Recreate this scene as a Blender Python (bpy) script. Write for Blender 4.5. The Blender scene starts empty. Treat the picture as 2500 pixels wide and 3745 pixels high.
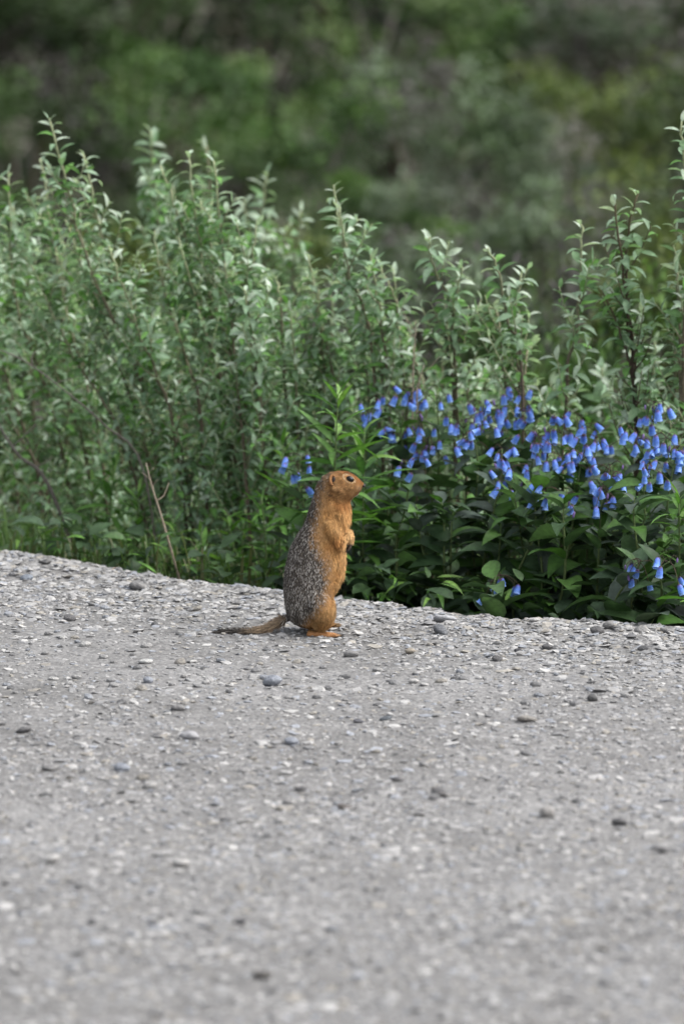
import bpy, math, random
import numpy as np
from mathutils import Vector, Matrix
from mathutils.kdtree import KDTree

R = math.radians
rng = np.random.default_rng(7)
random.seed(7)
scene = bpy.context.scene
COL = scene.collection

# ------------------------------------------------------------------ camera
CAM_H, FOOT_Y, LENS, SENS = 1.6, 10.35, 200.0, 36.0
PITCH = math.atan(CAM_H / FOOT_Y) - math.atan((2312 - 1872.5) / (LENS / SENS * 3745))
cam_d = bpy.data.cameras.new('camera')
cam = bpy.data.objects.new('camera', cam_d)
COL.objects.link(cam)
cam.location = (0, 0, CAM_H)
cam.rotation_euler = (math.pi / 2 - PITCH, 0, 0)
cam_d.sensor_fit = 'VERTICAL'
cam_d.sensor_height = SENS
cam_d.sensor_width = 24
cam_d.lens = LENS
cam_d.clip_end = 1000
cam_d.dof.use_dof = True
cam_d.dof.focus_distance = 10.42
cam_d.dof.aperture_fstop = 4.6
cam_d.dof.aperture_blades = 9
scene.camera = cam

# ------------------------------------------------------------------ sky, sun, exposure
SUN_EL, SUN_AZ = R(52), R(95)          # azimuth measured from +Y towards +X
world = bpy.data.worlds.new('World')
scene.world = world
world.use_nodes = True
wn, wl = world.node_tree.nodes, world.node_tree.links
wn.clear()
w_out = wn.new('ShaderNodeOutputWorld')
w_bg = wn.new('ShaderNodeBackground')
w_hs = wn.new('ShaderNodeHueSaturation')
w_sky = wn.new('ShaderNodeTexSky')
w_sky.sky_type = 'NISHITA'
w_sky.sun_disc = False
w_sky.sun_elevation = SUN_EL
w_sky.sun_rotation = SUN_AZ
w_sky.air_density = 1.0
w_sky.dust_density = 4.0
w_hs.inputs['Saturation'].default_value = 0.25      # cloud veil: nearly colourless sky
wl.new(w_sky.outputs[0], w_hs.inputs['Color'])
wl.new(w_hs.outputs[0], w_bg.inputs['Color'])
w_bg.inputs['Strength'].default_value = 0.15
wl.new(w_bg.outputs[0], w_out.inputs[0])
sun_d = bpy.data.lights.new('sun', 'SUN')
sun_d.energy = 1.45
sun_d.angle = R(45)
sun_d.color = (1.0, 0.97, 0.93)
sun = bpy.data.objects.new('sun', sun_d)
COL.objects.link(sun)
sdir = Vector((math.sin(SUN_AZ) * math.cos(SUN_EL), math.cos(SUN_AZ) * math.cos(SUN_EL), math.sin(SUN_EL)))
sun.rotation_euler = sdir.to_track_quat('Z', 'Y').to_euler()
sun.location = (0, 0, 8)
scene.view_settings.view_transform = 'Standard'
scene.view_settings.look = 'None'
scene.view_settings.gamma = 1.0
scene.view_settings.exposure = 0.95
scene.cycles.use_denoising = True
scene.cycles.max_bounces = 8
scene.cycles.diffuse_bounces = 4
scene.cycles.transparent_max_bounces = 8

# ------------------------------------------------------------------ helpers
FPX = LENS / SENS * 3745
Q = 2500 / 1568.0


def P(px, py, Y):
    """photo pixel (full size) -> point at distance Y"""
    dx, dy = (px - 1250) / FPX, -(py - 1872.5) / FPX
    d = Vector((dx, math.cos(PITCH) + dy * math.sin(PITCH), -math.sin(PITCH) + dy * math.cos(PITCH)))
    return Vector((0, 0, CAM_H)) + d * (Y / d.y)


def p8(px, py, Y):
    return P(px * Q, py * Q, Y)


def vnoise(x, y, seed=0):
    """2-D value noise, -1..1"""
    xi, yi = np.floor(x).astype(np.int64), np.floor(y).astype(np.int64)
    xf, yf = x - xi, y - yi
    u, v = xf * xf * (3 - 2 * xf), yf * yf * (3 - 2 * yf)

    def hsh(a, b):
        n = (a * 374761393 + b * 668265263 + seed * 974711) & 0x7fffffff
        n = ((n ^ (n >> 13)) * 1274126177) & 0x7fffffff
        n = n ^ (n >> 16)
        return (n & 0xffff) / 32767.5 - 1
    a, b, c, d = hsh(xi, yi), hsh(xi + 1, yi), hsh(xi, yi + 1), hsh(xi + 1, yi + 1)
    return (a * (1 - u) + b * u) * (1 - v) + (c * (1 - u) + d * u) * v


EDGE_A = np.array([-0.68, 11.40])
EDGE_T = np.array([0.795, -0.607])
EDGE_N = np.array([0.607, 0.795])


def st(x, y):
    dx, dy = np.asarray(x) - EDGE_A[0], np.asarray(y) - EDGE_A[1]
    return dx * EDGE_N[0] + dy * EDGE_N[1], dx * EDGE_T[0] + dy * EDGE_T[1]


def profile(s):
    u = np.asarray(s, float) + 0.15
    z = np.where(u < 0, 0, np.where(u < .5, -.59 * u * u, -.1475 - .59 * (u - .5)))
    flat = -0.62 - 0.45 * (1 - np.exp(-np.maximum(u - 1.3, 0) / 3.0))
    z = np.where(u > 1.3, flat, z)
    hill = np.clip((u - 34) / 60, 0, 1)
    return z + 16 * hill * hill * (3 - 2 * hill)


def height(x, y):
    s, t = st(x, y)
    wob = 0.10 * vnoise(t * 1.3 + 3.7, s * .0 + .5, 5) + 0.05 * vnoise(t * 4.1, s * 0 + .5, 6)
    z = profile(s + np.where(s > -1.2, wob, 0))
    z = z + 0.012 * vnoise(np.asarray(x) * 1.1, np.asarray(y) * .8, 1) + 0.004 * vnoise(np.asarray(x) * 5, np.asarray(y) * 5, 2)
    return z


def hz(x, y):
    return float(height(np.array([x]), np.array([y]))[0])


def edge_y(x):
    return EDGE_A[1] - 0.763 * (x - EDGE_A[0])


def props(o, label=None, cat=None, group=None, kind=None):
    if label: o['label'] = label
    if cat: o['category'] = cat
    if group: o['group'] = group
    if kind: o['kind'] = kind
    return o


def link(name, data, parent=None, mat=None):
    o = bpy.data.objects.new(name, data)
    COL.objects.link(o)
    if parent is not None: o.parent = parent
    if mat is not None and data is not None and not data.materials: data.materials.append(mat)
    return o


def empty(name, loc):
    o = bpy.data.objects.new(name, None)
    COL.objects.link(o)
    o.location = loc
    o.empty_display_size = 0.05
    return o


def np_mesh(name, V, F, col=None, smooth=False):
    """V (n,3); F (m,k) or list of face arrays of mixed size; col (n,3) point colours"""
    me = bpy.data.meshes.new(name)
    Fs = F if isinstance(F, list) else [F]
    Fs = [np.asarray(f, np.int32) for f in Fs if len(f)]
    V = np.asarray(V, np.float32)
    me.vertices.add(len(V))
    me.vertices.foreach_set('co', V.ravel())
    nl = sum(f.size for f in Fs)
    nf = sum(len(f) for f in Fs)
    me.loops.add(nl)
    me.loops.foreach_set('vertex_index', np.concatenate([f.ravel() for f in Fs]))
    me.polygons.add(nf)
    tot = np.concatenate([np.full(len(f), f.shape[1], np.int32) for f in Fs])
    start = np.concatenate([[0], np.cumsum(tot)[:-1]]).astype(np.int32)
    me.polygons.foreach_set('loop_start', start)
    me.polygons.foreach_set('use_smooth', np.full(nf, bool(smooth)))
    me.update(calc_edges=True)
    me.validate()
    if col is not None and len(me.vertices) == len(V):
        a = me.attributes.new('tint', 'FLOAT_COLOR', 'POINT')
        c = np.ones((len(V), 4), np.float32)
        c[:, :3] = col
        a.data.foreach_set('color', c.ravel())
    return me


class Bag:
    """collects pieces into one mesh"""
    def __init__(s): s.V, s.F, s.C, s.n = [], {}, [], 0

    def add(s, V, F, c):
        V = np.asarray(V, float)
        c = np.asarray(c, float)
        if c.ndim == 1: c = np.tile(c, (len(V), 1))
        s.V.append(V); s.C.append(c)
        for f in (F if isinstance(F, list) else [F]):
            f = np.asarray(f)
            if len(f): s.F.setdefault(f.shape[1], []).append(f + s.n)
        s.n += len(V)

    def mesh(s, name, smooth=True):
        return np_mesh(name, np.concatenate(s.V), [np.concatenate(v) for v in s.F.values()], np.concatenate(s.C), smooth)


def crom(pts, n):
    """Catmull-Rom through pts, n samples"""
    p = [np.asarray(q, float) for q in pts]
    p = [2 * p[0] - p[1]] + p + [2 * p[-1] - p[-2]]
    seg = len(p) - 3
    out = []
    for k in range(n):
        g = k / (n - 1) * seg
        i = min(int(g), seg - 1)
        t = g - i
        a, b, c, d = p[i:i + 4]
        out.append(.5 * ((2 * b) + (-a + c) * t + (2 * a - 5 * b + 4 * c - d) * t * t + (-a + 3 * b - 3 * c + d) * t ** 3))
    return np.array(out)


def tube(path, rad, sides=6, squash=None):
    """closed tapered tube along path; rad scalar per point"""
    path = np.asarray(path, float)
    n = len(path)
    rad = np.broadcast_to(np.asarray(rad, float), (n,))
    T = np.gradient(path, axis=0)
    T /= np.linalg.norm(T, axis=1)[:, None] + 1e-12
    ref = np.array([0, 1.0, 0]) if abs(T[0][1]) < .9 else np.array([1.0, 0, 0])
    V = []
    for k in range(n):
        a = np.cross(T[k], ref); a /= np.linalg.norm(a) + 1e-12
        b = np.cross(T[k], a)
        an = np.arange(sides) * 2 * math.pi / sides
        sa, sb = (1, 1) if squash is None else squash
        V.append(path[k] + rad[k] * (sa * np.cos(an)[:, None] * a + sb * np.sin(an)[:, None] * b))
    V = np.concatenate(V + [path[:1], path[-1:]])
    i = np.arange(sides); j = (i + 1) % sides
    quads = np.concatenate([np.stack([k * sides + i, k * sides + j, (k + 1) * sides + j, (k + 1) * sides + i], 1) for k in range(n - 1)])
    c0, c1 = n * sides, n * sides + 1
    tris = np.concatenate([np.stack([np.full(sides, c0), j, i], 1), np.stack([np.full(sides, c1), (n - 1) * sides + i, (n - 1) * sides + j], 1)])
    return V, [quads, tris]


# ------------------------------------------------------------------ materials
def new_mat(name):
    m = bpy.data.materials.new(name)
    m.use_nodes = True
    n, l = m.node_tree.nodes, m.node_tree.links
    n.clear()
    out = n.new('ShaderNodeOutputMaterial')
    b = n.new('ShaderNodeBsdfPrincipled')
    l.new(b.outputs[0], out.inputs[0])
    return m, n, l, out, b


def ramp(n, stops):
    r = n.new('ShaderNodeValToRGB')
    el = r.color_ramp.elements
    while len(el) < len(stops): el.new(.5)
    for e, (p, c) in zip(el, stops):
        e.position = p
        e.color = (*c, 1) if len(c) == 3 else c
    return r


def noise(n, l, vec, scale, detail=4, rough=.6):
    t = n.new('ShaderNodeTexNoise')
    t.inputs['Scale'].default_value = scale
    t.inputs['Detail'].default_value = detail
    t.inputs['Roughness'].default_value = rough
    if vec is not None: l.new(vec, t.inputs['Vector'])
    return t


def mixc(n, l, typ, fac, a, b):
    m = n.new('ShaderNodeMix')
    m.data_type = 'RGBA'
    m.blend_type = typ
    for sock, v in ((m.inputs['Factor'], fac), (m.inputs['A'], a), (m.inputs['B'], b)):
        pass
    ins = [s for s in m.inputs if s.enabled]
    for sock, v in zip((ins[0], ins[1], ins[2]), (fac, a, b)):
        if hasattr(v, 'is_linked'): l.new(v, sock)
        elif isinstance(v, tuple): sock.default_value = (*v, 1)
        else: sock.default_value = v
    return [s for s in m.outputs if s.enabled][0]


def leaf_mat(name, rough=.5, trans=.28, spec=.35, nscale=90):
    m, n, l, out, b = new_mat(name)
    at = n.new('ShaderNodeAttribute'); at.attribute_name = 'tint'
    g = n.new('ShaderNodeNewGeometry')
    t = noise(n, l, g.outputs['Position'], nscale, 2)
    r = ramp(n, [(.3, (.72, .72, .72)), (.7, (1.22, 1.22, 1.22))])
    l.new(t.outputs[0], r.inputs[0])
    c = mixc(n, l, 'MULTIPLY', 1.0, at.outputs['Color'], r.outputs[0])
    l.new(c, b.inputs['Base Color'])
    b.inputs['Roughness'].default_value = rough
    b.inputs['Specular IOR Level'].default_value = spec
    if trans:
        tr = n.new('ShaderNodeBsdfTranslucent')
        c2 = mixc(n, l, 'MULTIPLY', 1.0, c, (1.1, 1.25, .7))
        l.new(c2, tr.inputs['Color'])
        mx = n.new('ShaderNodeMixShader')
        mx.inputs[0].default_value = trans
        l.new(b.outputs[0], mx.inputs[1]); l.new(tr.outputs[0], mx.inputs[2])
        l.new(mx.outputs[0], out.inputs[0])
    return m


def tint_mat(name, rough=.8, spec=.2, nscale=60, lo=.75, hi=1.2, bump=0.0):
    m, n, l, out, b = new_mat(name)
    at = n.new('ShaderNodeAttribute'); at.attribute_name = 'tint'
    g = n.new('ShaderNodeNewGeometry')
    t = noise(n, l, g.outputs['Position'], nscale, 4)
    r = ramp(n, [(.3, (lo,) * 3), (.7, (hi,) * 3)])
    l.new(t.outputs[0], r.inputs[0])
    c = mixc(n, l, 'MULTIPLY', 1.0, at.outputs['Color'], r.outputs[0])
    l.new(c, b.inputs['Base Color'])
    b.inputs['Roughness'].default_value = rough
    b.inputs['Specular IOR Level'].default_value = spec
    if bump:
        bp = n.new('ShaderNodeBump')
        bp.inputs['Distance'].default_value = bump
        l.new(t.outputs[0], bp.inputs['Height'])
        l.new(bp.outputs[0], b.inputs['Normal'])
    return m


def plain_mat(name, c, rough=.5, spec=.5, coat=0):
    m, n, l, out, b = new_mat(name)
    g = n.new('ShaderNodeNewGeometry')
    t = noise(n, l, g.outputs['Position'], 300, 2)
    r = ramp(n, [(.3, tuple(x * .8 for x in c)), (.7, tuple(min(1, x * 1.15) for x in c))])
    l.new(t.outputs[0], r.inputs[0]); l.new(r.outputs[0], b.inputs['Base Color'])
    b.inputs['Roughness'].default_value = rough
    b.inputs['Specular IOR Level'].default_value = spec
    b.inputs['Coat Weight'].default_value = coat
    return m


def road_mat():
    m, n, l, out, b = new_mat('gravel_surface')
    g = n.new('ShaderNodeNewGeometry')
    pos = g.outputs['Position']
    big = noise(n, l, pos, 1.6, 4, .55)
    rb = ramp(n, [(.30, (.148, .146, .143)), (.55, (.182, .180, .178)), (.75, (.225, .223, .221))])
    l.new(big.outputs[0], rb.inputs[0])
    mid = noise(n, l, pos, 38, 5, .65)
    rm = ramp(n, [(.28, (.78, .78, .78)), (.5, (1, 1, 1)), (.72, (1.22, 1.22, 1.22))])
    l.new(mid.outputs[0], rm.inputs[0])
    vo = n.new('ShaderNodeTexVoronoi'); vo.inputs['Scale'].default_value = 190
    l.new(pos, vo.inputs['Vector'])
    hs = n.new('ShaderNodeSeparateColor'); l.new(vo.outputs['Color'], hs.inputs[0])
    rv = ramp(n, [(0, (.62, .62, .63)), (.5, (1, 1, 1)), (1, (1.35, 1.34, 1.33))])
    l.new(hs.outputs[0], rv.inputs[0])
    c1 = mixc(n, l, 'MULTIPLY', 1.0, rb.outputs[0], rm.outputs[0])
    mot = noise(n, l, pos, 9, 3, .6)
    rmo = ramp(n, [(.3, (.82, .815, .81)), (.5, (1, 1, 1)), (.7, (1.17, 1.17, 1.17))])
    l.new(mot.outputs[0], rmo.inputs[0])
    c1 = mixc(n, l, 'MULTIPLY', 1.0, c1, rmo.outputs[0])
    c2 = mixc(n, l, 'MULTIPLY', .75, c1, rv.outputs[0])
    l.new(c2, b.inputs['Base Color'])
    b.inputs['Roughness'].default_value = .95
    b.inputs['Specular IOR Level'].default_value = .15
    v2 = n.new('ShaderNodeTexVoronoi'); v2.inputs['Scale'].default_value = 110
    l.new(pos, v2.inputs['Vector'])
    b1 = n.new('ShaderNodeBump'); b1.inputs['Distance'].default_value = .004; b1.inputs['Strength'].default_value = .6; b1.invert = True
    l.new(v2.outputs['Distance'], b1.inputs['Height'])
    b2 = n.new('ShaderNodeBump'); b2.inputs['Distance'].default_value = .003; b2.inputs['Strength'].default_value = .6
    l.new(mid.outputs[0], b2.inputs['Height']); l.new(b1.outputs[0], b2.inputs['Normal'])
    l.new(b2.outputs[0], b.inputs['Normal'])
    return m


def soil_mat():
    m, n, l, out, b = new_mat('bank_soil')
    g = n.new('ShaderNodeNewGeometry')
    pos = g.outputs['Position']
    a = noise(n, l, pos, 3.0, 6, .65)
    r = ramp(n, [(.32, (.05, .042, .032)), (.5, (.085, .075, .06)), (.62, (.06, .075, .03)), (.8, (.11, .10, .085))])
    l.new(a.outputs[0], r.inputs[0])
    f = noise(n, l, pos, 60, 4)
    rf = ramp(n, [(.3, (.6, .6, .6)), (.7, (1.4, 1.4, 1.4))])
    l.new(f.outputs[0], rf.inputs[0])
    l.new(mixc(n, l, 'MULTIPLY', 1.0, r.outputs[0], rf.outputs[0]), b.inputs['Base Color'])
    b.inputs['Roughness'].default_value = .95
    bp = n.new('ShaderNodeBump'); bp.inputs['Distance'].default_value = .02
    l.new(f.outputs[0], bp.inputs['Height']); l.new(bp.outputs[0], b.inputs['Normal'])
    return m


def stone_mat():
    m, n, l, out, b = new_mat('stone')
    oi = n.new('ShaderNodeObjectInfo')
    tc = n.new('ShaderNodeTexCoord')
    t = noise(n, l, tc.outputs['Object'], 3.0, 6, .65)
    r = ramp(n, [(.3, (.72, .72, .73)), (.5, (1, 1, 1)), (.72, (1.28, 1.27, 1.25))])
    l.new(t.outputs[0], r.inputs[0])
    l.new(mixc(n, l, 'MULTIPLY', 1.0, oi.outputs['Color'], r.outputs[0]), b.inputs['Base Color'])
    b.inputs['Roughness'].default_value = .85
    b.inputs['Specular IOR Level'].default_value = .25
    bp = n.new('ShaderNodeBump'); bp.inputs['Distance'].default_value = .05; bp.inputs['Strength'].default_value = .5
    l.new(t.outputs[0], bp.inputs['Height']); l.new(bp.outputs[0], b.inputs['Normal'])
    return m


M_ROAD, M_SOIL, M_STONE = road_mat(), soil_mat(), stone_mat()
M_GRAVEL = tint_mat('gravel_pieces', .9, .2, 120, .8, 1.2, .002)
M_WILLOW = leaf_mat('willow_leaf', .6, .34, .22)
M_HERB = leaf_mat('herb_leaf', .5, .25, .22)
M_FIREWEED = leaf_mat('fireweed_leaf', .5, .3, .35)
M_FAR = leaf_mat('far_leaf', .55, .25, .3, 15)
M_GRASS = leaf_mat('grass_blade', .5, .3, .3)
M_BARK = tint_mat('bark', .85, .2, 150, .7, 1.3, .002)
M_FLOWER = leaf_mat('bell_flower', .5, .25, .3, 200)
M_BODY = tint_mat('pelt', .9, .1, 400, .85, 1.15)
M_FUR = tint_mat('fur', .75, .15, 500, .9, 1.1)
M_EYE = plain_mat('eye', (.005, .004, .004), .18, .35, 0)
M_NOSE = plain_mat('nose_skin', (.03, .02, .018), .5, .4)
M_CLAW = plain_mat('claw', (.025, .02, .018), .45, .4)
M_WHISKER = plain_mat('whisker', (.03, .025, .02), .5, .4)

# ------------------------------------------------------------------ ground, road
def sheet(name, S, T, zoff, mat, fine=False):
    s, t = np.meshgrid(S, T, indexing='ij')
    x = EDGE_A[0] + s * EDGE_N[0] + t * EDGE_T[0]
    y = EDGE_A[1] + s * EDGE_N[1] + t * EDGE_T[1]
    z = height(x, y) + zoff(s, t, x, y)
    V = np.stack([x, y, z], -1).reshape(-1, 3)
    a, b = len(S), len(T)
    i = (np.arange(a - 1)[:, None] * b + np.arange(b - 1)[None]).ravel()
    F = np.stack([i, i + 1, i + b + 1, i + b], 1)[:, ::-1]
    F = F[:, ::-1] if np.cross(V[F[0, 1]] - V[F[0, 0]], V[F[0, 2]] - V[F[0, 0]])[2] < 0 else F
    o = link(name, np_mesh(name, V, F, None, True), None, mat)
    return props(o, kind='structure')


def road_z(s, t, x, y):
    loose = np.clip((s + .55) / .4, 0, 1)
    n = vnoise(x * 22, y * 22, 11) * .0022 + vnoise(x * 55, y * 55, 12) * .0012
    return n * (1 + 2.0 * loose) - np.where(s > .5, .02, 0)


S_road = np.concatenate([np.linspace(-13, -4.2, 30)[:-1], np.arange(-4.2, .62, .022)])
T_road = np.concatenate([np.linspace(-40, -1.2, 40)[:-1], np.arange(-1.2, 4.4, .022), np.linspace(4.45, 40, 40)])
road = sheet('gravel_road', S_road, T_road, road_z, M_ROAD)
props(road, 'grey gravel road surface with a crumbling grassy edge', None)
S_gr = np.concatenate([np.linspace(-160, -14, 24), np.linspace(-13, .3, 12), np.arange(.35, 4, .06), np.linspace(4.1, 40, 60), np.linspace(42, 260, 40)])
T_gr = np.concatenate([np.linspace(-220, -6, 40), np.arange(-5.9, 7, .08), np.linspace(7.2, 220, 40)])
ground = sheet('ground', S_gr, T_gr, lambda s, t, x, y: -.04 * np.clip((.62 - s) / .2, 0, 1) - np.where(s < .2, .03, 0)
               + np.where(s > .6, .03 * vnoise(x * 4, y * 4, 21), 0), M_SOIL)


def road_h(x, y):
    x, y = np.asarray(x, float), np.asarray(y, float)
    s, t = st(x, y)
    return height(x, y) + road_z(s, t, x, y)


# ------------------------------------------------------------------ squirrel
SQ_Y = FOOT_Y


def c1(cx, cy, dy=0.0):
    """zoom-crop pixel -> point on the squirrel's middle plane, dy metres from it"""
    v = P(750 + cx / 2.24, 1650 + cy / 2.24, SQ_Y)
    return np.array([v.x, v.y + dy, v.z])


U = float(np.linalg.norm(c1(1000, 1000) - c1(1001, 1000)))      # metres per crop pixel
SQ_GZ = hz(c1(870, 1490)[0], SQ_Y)
LIFT = SQ_GZ - c1(870, 1490)[2]


def squirrel():
    base = Vector((c1(900, 1490)[0], SQ_Y, SQ_GZ))
    root = empty('ground_squirrel', base)
    props(root, 'orange and grey speckled ground squirrel standing upright on the gravel road', 'squirrel')
    I = 9      # inset for the fur, crop px
    rings = [  # back point, front point, half width  (crop px)
        ((830, 1452), (900, 1452), 60), ((770, 1436), (950, 1436), 120), ((715, 1410), (990, 1410), 165), ((680, 1375), (1015, 1375), 190),
        ((655, 1320), (1030, 1320), 206), ((645, 1250), (1045, 1250), 214), ((637, 1180), (1070, 1180), 216), ((633, 1100), (1105, 1100), 214),
        ((638, 1020), (1132, 1020), 210), ((650, 940), (1142, 940), 204), ((668, 860), (1144, 860), 194), ((695, 780), (1140, 780), 180),
        ((738, 700), (1150, 700), 164), ((785, 635), (1172, 635), 150), ((820, 560), (1188, 560), 138), ((838, 490), (1190, 490), 128),
        ((858, 435), (1194, 436), 122), ((876, 375), (1202, 408), 122), ((893, 310), (1222, 388), 124), ((918, 256), (1246, 364), 124),
        ((958, 205), (1268, 344), 120), ((1015, 174), (1281, 332), 112), ((1085, 161), (1287, 322), 98), ((1155, 166), (1289, 312), 78),
        ((1215, 191), (1291, 304), 60), ((1258, 226), (1297, 296), 44), ((1286, 252), (1302, 289), 28), ((1300, 268), (1304, 281), 10)]
    n = 28
    V, F = [], []
    for k, (B, Fp, w) in enumerate(rings):
        b, f = c1(*B), c1(*Fp)
        c, ax = (b + f) / 2, (f - b) / 2
        L = np.linalg.norm(ax)
        a = max(L - I * U, L * .5)
        ax = ax / L
        hw = max(w - I, w * .5) * U
        for j in range(n):
            th = 2 * math.pi * j / n
            ct, sn = math.cos(th), math.sin(th)
            e = .92
            V.append(c + ax * a * math.copysign(abs(ct) ** e, ct) + np.array([0, 1, 0]) * hw * math.copysign(abs(sn) ** e, sn))
    m = len(rings)
    for k in range(m - 1):
        for j in range(n):
            F.append((k * n + j, k * n + (j + 1) % n, (k + 1) * n + (j + 1) % n, (k + 1) * n + j))
    V = np.array(V)
    V = np.concatenate([V, V[:n].mean(0)[None], V[-n:].mean(0)[None]])
    tri = [(m * n, (j + 1) % n, j) for j in range(n)] + [(m * n + 1, (m - 1) * n + j, (m - 1) * n + (j + 1) % n) for j in range(n)]
    bag = Bag()
    bag.add(V, [np.array(F), np.array(tri)], (1, 1, 1))

    def limb(pts, rads, sides=12, num=18, squash=None):
        pth = crom([c1(x, y, d * U) for x, y, d in pts], num)
        rr = np.interp(np.linspace(0, 1, num), np.linspace(0, 1, len(rads)), rads) * U
        v, f = tube(pth, rr, sides, squash)
        bag.add(v, f, (1, 1, 1))

    for sd in (-1, 1):
        # thigh, shank, long hind foot
        limb([(880, 1130, 120 * sd), (930, 1230, 165 * sd), (965, 1320, 170 * sd), (945, 1385, 160 * sd), (900, 1430, 150 * sd)], [70, 108, 108, 85, 40])
        fy = {-1: 1506, 1: 1474}[sd]
        limb([(838, fy - 30, 145 * sd), (875, fy - 22, 150 * sd), (940, fy - 18, 155 * sd), (1010, fy - 16, 160 * sd), (1060, fy - 14, 162 * sd)], [32, 38, 32, 30, 25])
        for q, off in enumerate((-34, -17, 0, 17, 34)):
            ln = [52, 68, 74, 66, 46][q]
            limb([(1045, fy - 16, (160 + off * .6) * sd), (1045 + ln * .5, fy - 18, (160 + off) * sd), (1045 + ln, fy - 9, (160 + off * 1.1) * sd)], [13, 12.5, 9], 8, 8)
        # arm: shoulder, elbow by the ribs, wrist out before the chest, paw hanging
        o = 6 if sd < 0 else 0
        limb([(1020, 590, 85 * sd), (1045, 660, 118 * sd), (1085, 735, 118 * sd), (1110, 748, 112 * sd)], [70, 62, 46, 34])
        limb([(1095, 752, 112 * sd), (1140, 715, 92 * sd), (1182, 680, 66 * sd), (1192, 720, 56 * sd), (1186, 762, 48 * sd)], [36, 34, 27, 25, 24])
        for q, off in enumerate((-18, -6, 7, 19)):
            limb([(1188, 752, (48 + off * .7) * sd), (1188 - q * 2, 785, (47 + off) * sd), (1172 - q * 3, 812 - abs(off) * .4, (46 + off) * sd)], [11, 10, 7], 8, 8)
    # tail: leaves the rump, comes down to the ground and lies along it
    limb([(705, 1348, 0), (655, 1378, -4), (590, 1420, -12), (500, 1462, -22), (400, 1480, -34), (280, 1484, -40), (160, 1482, -40), (112, 1486, -38)],
         [38, 22, 16, 15, 14, 13, 11, 6], 10, 30)
    # cheek pads and brow
    for sd in (-1, 1):
        limb([(1040, 300, 88 * sd), (1100, 310, 84 * sd), (1165, 300, 66 * sd)], [38, 44, 26], 10, 10)
        limb([(1215, 280, 40 * sd), (1262, 285, 24 * sd)], [32, 26], 10, 8)
    limb([(1170, 300, 0), (1230, 300, 0), (1268, 305, 0)], [52, 40, 24], 12, 12)      # muzzle
    limb([(1120, 345, 0), (1190, 352, 0), (1238, 343, 0), (1258, 336, 0)], [52, 40, 26, 16], 12, 12)      # lower jaw
    me0 = bag.mesh('squirrel_source', True)
    tmp = bpy.data.objects.new('tmp', me0)
    COL.objects.link(tmp)
    rm = tmp.modifiers.new('r', 'REMESH'); rm.mode = 'VOXEL'; rm.voxel_size = .0017; rm.use_smooth_shade = True
    sm = tmp.modifiers.new('s', 'SMOOTH'); sm.factor = .5; sm.iterations = 7
    dg = bpy.context.evaluated_depsgraph_get()
    ev = tmp.evaluated_get(dg)
    em = ev.to_mesh()
    nv = len(em.vertices)
    co = np.empty(nv * 3, np.float32); em.vertices.foreach_get('co', co); co = co.reshape(-1, 3).astype(float)
    no = np.empty(nv * 3, np.float32); em.vertices.foreach_get('normal', no); no = no.reshape(-1, 3).astype(float)
    em.calc_loop_triangles()
    tr = np.empty(len(em.loop_triangles) * 3, np.int32); em.loop_triangles.foreach_get('vertices', tr); tr = tr.reshape(-1, 3)
    ev.to_mesh_clear()
    bpy.data.objects.remove(tmp)
    bpy.data.meshes.remove(me0)

    # ---- colours by place on the animal, in crop pixels
    o0, ex, ez = c1(0, 0), (c1(1000, 0) - c1(0, 0)) / 1000, (c1(0, 1000) - c1(0, 0)) / 1000

    def crop(p):
        d = p - o0
        return d[:, 0] / ex[0], d[:, 2] / ez[2], d[:, 1] / U
    line_y = np.array([100, 200, 240, 300, 400, 550, 680, 780, 900, 1050, 1200, 1290, 1360, 1440, 1600])
    line_x = np.array([1040, 1015, 985, 965, 935, 915, 905, 935, 985, 1000, 975, 900, 830, 790, 700])

    def zone(p):
        X, Yc, D = crop(p)
        wob = 26 * vnoise(X / 60 + 9, Yc / 40, 31) + 16 * vnoise(X / 18, Yc / 18 + D / 20, 32)
        g = np.clip((np.interp(Yc, line_y, line_x) - X + wob) / 120 + .5, 0, 1)      # 1 = grey back
        orange = np.array([.46, .245, .090])
        pale = np.array([.62, .40, .19])
        rust = np.array([.36, .145, .045])
        grey = np.array([.085, .073, .064])
        c = np.tile(orange, (len(p), 1))
        mx = lambda w, k: c * (1 - w[:, None]) + np.asarray(k) * w[:, None]
        lump = vnoise(X / 45, Yc / 70 + 4, 33)
        c = mx(np.clip(.35 * lump, 0, 1), pale)
        c = mx(np.clip(-.3 * lump, 0, 1), rust)
        front = np.clip((X - np.interp(Yc, [420, 560, 700, 900, 1100, 1300], [1150, 1150, 1090, 1090, 1060, 1010])) / 80, 0, 1) * (Yc > 420)
        c = mx(front * .8, pale)
        # elbow and shoulder fold, neck under the ear, crown of the head, nose bridge
        c = mx(.6 * np.exp(-(((X - 1070) / 55) ** 2 + ((Yc - 725) / 55) ** 2)), rust)
        c = mx(.75 * np.exp(-(((X - 1130) / 90) ** 2 + ((Yc - 425) / 32) ** 2)), rust * 1.15)
        crown = np.clip((205 + (X - 1150) * .45 * (X > 1150) - Yc) / 40, 0, 1) * (X > 1030)
        c = mx(.85 * crown * np.clip((X - 1060) / 90, .25, 1), rust * 1.25)
        c = mx(.55 * np.clip((X - 1215) / 50, 0, 1) * (Yc < 275), rust * 1.1)
        # head browner and darker than the chest; thigh and shank a little darker
        hd_ = np.clip((X - 960) / 60, 0, 1) * np.clip((425 - Yc) / 50, 0, 1)
        c = c * (1 - hd_[:, None] * np.array([.40, .42, .40]))
        c = c * (1 - .30 * np.clip((Yc - 1180) / 120, 0, 1))[:, None]
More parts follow.
